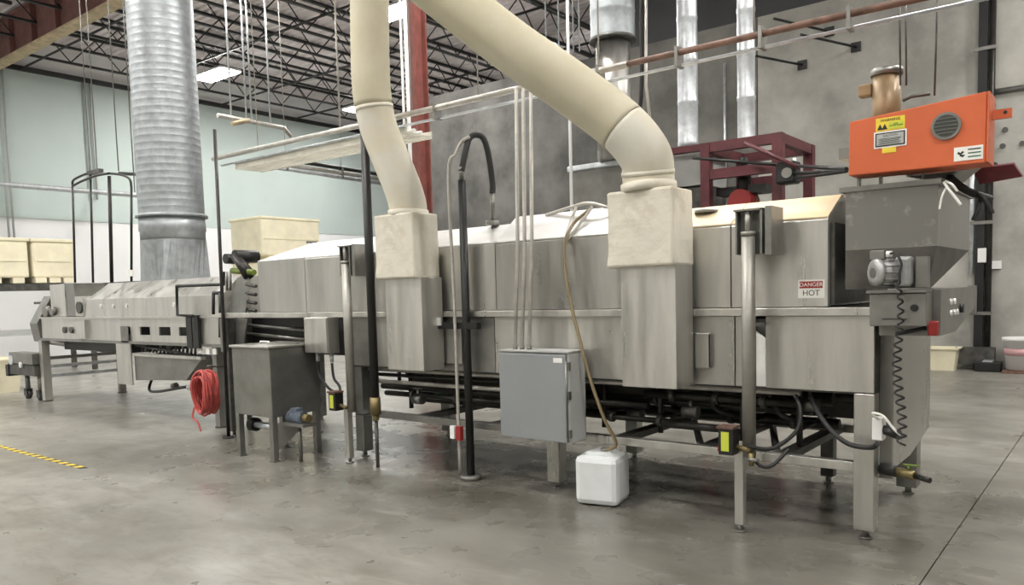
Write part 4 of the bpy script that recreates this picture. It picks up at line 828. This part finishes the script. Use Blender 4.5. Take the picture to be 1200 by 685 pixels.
# ------------------------------------------------------------------ things on the floor at the back right
tb = thing('storage_tote', 'cream plastic tub on the floor by the back wall', 'tub', (-2.6, 15.9, 0))
def tub(x0, x1, y0, y1, h_, m, par, tp=.05, th=.012):
    v_, f_ = loft([ring(x0+tp, x1-tp, y0+tp, y1-tp, .0), ring(x0, x1, y0, y1, h_)], True, False)
    v2, f2 = loft([ring(x0+th, x1-th, y0+th, y1-th, h_), ring(x0+tp+th, x1-tp-th, y0+tp+th, y1-tp-th, .02)], False, True)
    MB().add(v_, f_).add(v2, f2).build('bin_body', m, par)
    MB().box(x0-.03, x1+.03, y0-.03, y0, h_-.03, h_).box(x0-.03, x1+.03, y1, y1+.03, h_-.03, h_).box(x0-.03, x0, y0, y1, h_-.03, h_).box(x1, x1+.03, y0, y1, h_-.03, h_).build('rim', m, par)
tub(-2.95, -2.38, 15.6, 16.0, .41, 'bin', tb)
bb = thing('white_bucket', 'white tub with dark base on the floor at the far right edge', 'bucket', (-1.4, 15.9, 0))
MB().tube([(-1.4, 15.8, .06), (-1.4, 15.8, .55), (-1.4, 15.8, .552), (-1.4, 15.8, .60)], [.26, .31, .33, .33], 24).build('bin_body', 'white', bb); B(-1.68, -1.12, 15.5, 16.1, 0, .055).build('dolly', 'rust', bb)
MB().tube([(-1.4, 15.8, .30), (-1.4, 15.8, .42)], [.286, .298], 24).build('label_wrap', mat('pink_vinyl', (.6, .35, .36), .5), bb)
kb = thing('black_case', 'low black case on the floor between the cream tub and the white bucket', 'case', (-1.9, 15.9, 0))
B(-2.12, -1.72, 15.7, 16.0, .0, .17).build('body', 'black', kb, bev=.02); B(-2.0, -1.85, 15.7, 15.95, .17, .19).build('lid_plate', 'galv_lt', kb)

# ------------------------------------------------------------------ bins and rack on the left
rkx = -20.0
def big_bin(label, x0, x1, y0, y1, z0, z1, grp=None):
    t = thing('bulk_bin', label, 'bin', ((x0+x1)/2, (y0+y1)/2, z0), grp)
    B(x0, x1, y0, y1, z0+.12, z1-.06).build('walls', 'bin', t, bev=.05)
    B(x0-.03, x1+.03, y0-.03, y1+.03, z1-.08, z1).build('rim', 'bin', t, bev=.02)
    n_ = 3
    for k in range(n_):
        yy = y0+(y1-y0)*(k+.5)/n_; B(x0, x1, yy-.12, yy+.12, z0, z0+.12).build('foot', 'bin', t)
    B(x0-.02, x0+.001, y0+.1, y1-.1, (z0+z1)/2-.02, (z0+z1)/2+.02).build('rib', 'bin', t); B(x1-.001, x1+.02, y0+.1, y1-.1, (z0+z1)/2-.02, (z0+z1)/2+.02).build('rib', 'bin', t)
big_bin('cream bulk bin on the left rack, cut by the left photo edge', -21.2, -20, 6.0, 7.42, 2.12, 3.15)
big_bin('cream bulk bin on the left rack, the right of the two', -21.2, -20, 7.50, 8.42, 2.12, 3.15)
lr = thing('storage_rack', 'dark beamed storage rack holding the two left cream bins', 'rack', (-20.6, 7.5, 0))
for yy in (5.6, 8.75): 
    for xx in (-21.2, -20.05): B(xx-.05, xx+.05, yy-.05, yy+.05, 0, 2.1).build('upright', 'steel_dark', lr)
B(-20.1, -19.98, 5.65, 8.7, 1.96, 2.1).build('beam', 'steel_dark', lr); B(-21.25, -21.15, 5.65, 8.7, 1.96, 2.1).build('beam', 'steel_dark', lr)
B(-21.15, -20.1, 5.65, 8.7, 2.06, 2.1).build('shelf', 'steel_dark', lr)
B(-20.1, -20.0, 5.65, 8.7, .92, 1.0).build('beam', 'cbox_side', lr)
B(-21.1, -20.15, 5.7, 8.65, 1.0, 1.03).build('shelf', 'cbox_side', lr)
big_bin('cream bulk bin stacked high behind the hood left end', -21.6, -20.0, 13.65, 15.75, 2.75, 4.03)
big_bin('lower cream bulk bin mostly hidden behind the hood left end', -21.6, -20.0, 13.65, 15.75, 1.4, 2.75)
pt = thing('pallet_stack', 'dark pallet stack under the two stacked bins behind the hood', 'pallet', (-20.8, 14.7, 0))
for k in range(9): B(-21.6, -20.0, 13.6, 15.8, k*.155, k*.155+.03).build('deck', 'tanfl', pt); MB().box(-21.6, -20, 13.6, 13.75, k*.155+.03, k*.155+.155).box(-21.6, -20, 15.65, 15.8, k*.155+.03, k*.155+.155).build('stringer', 'tanfl', pt)
lt = thing('storage_tote', 'small cream tote on the floor at the far left behind the wheeled frame', 'tub', (-16.6, 5.3, 0))
tub(-17.4, -16.3, 5.3, 5.8, .62, 'bin', lt)

# yellow and black tape on the floor
ty = P(97, 548, z=0)
x = -10.9; k = 0
tp = thing('floor_tape', 'yellow and black striped tape strip on the floor at left', 'tape', (-9.4, 3.33, 0))
while x < -8.03:
    MB().prism([(x, 3.29), (x+.085, 3.29), (x+.085+.03, 3.355), (x+.03, 3.355)], 'z', .0004, .002).build('stripe', 'yellow' if k % 2 == 0 else 'ink', tp); x += .085; k += 1
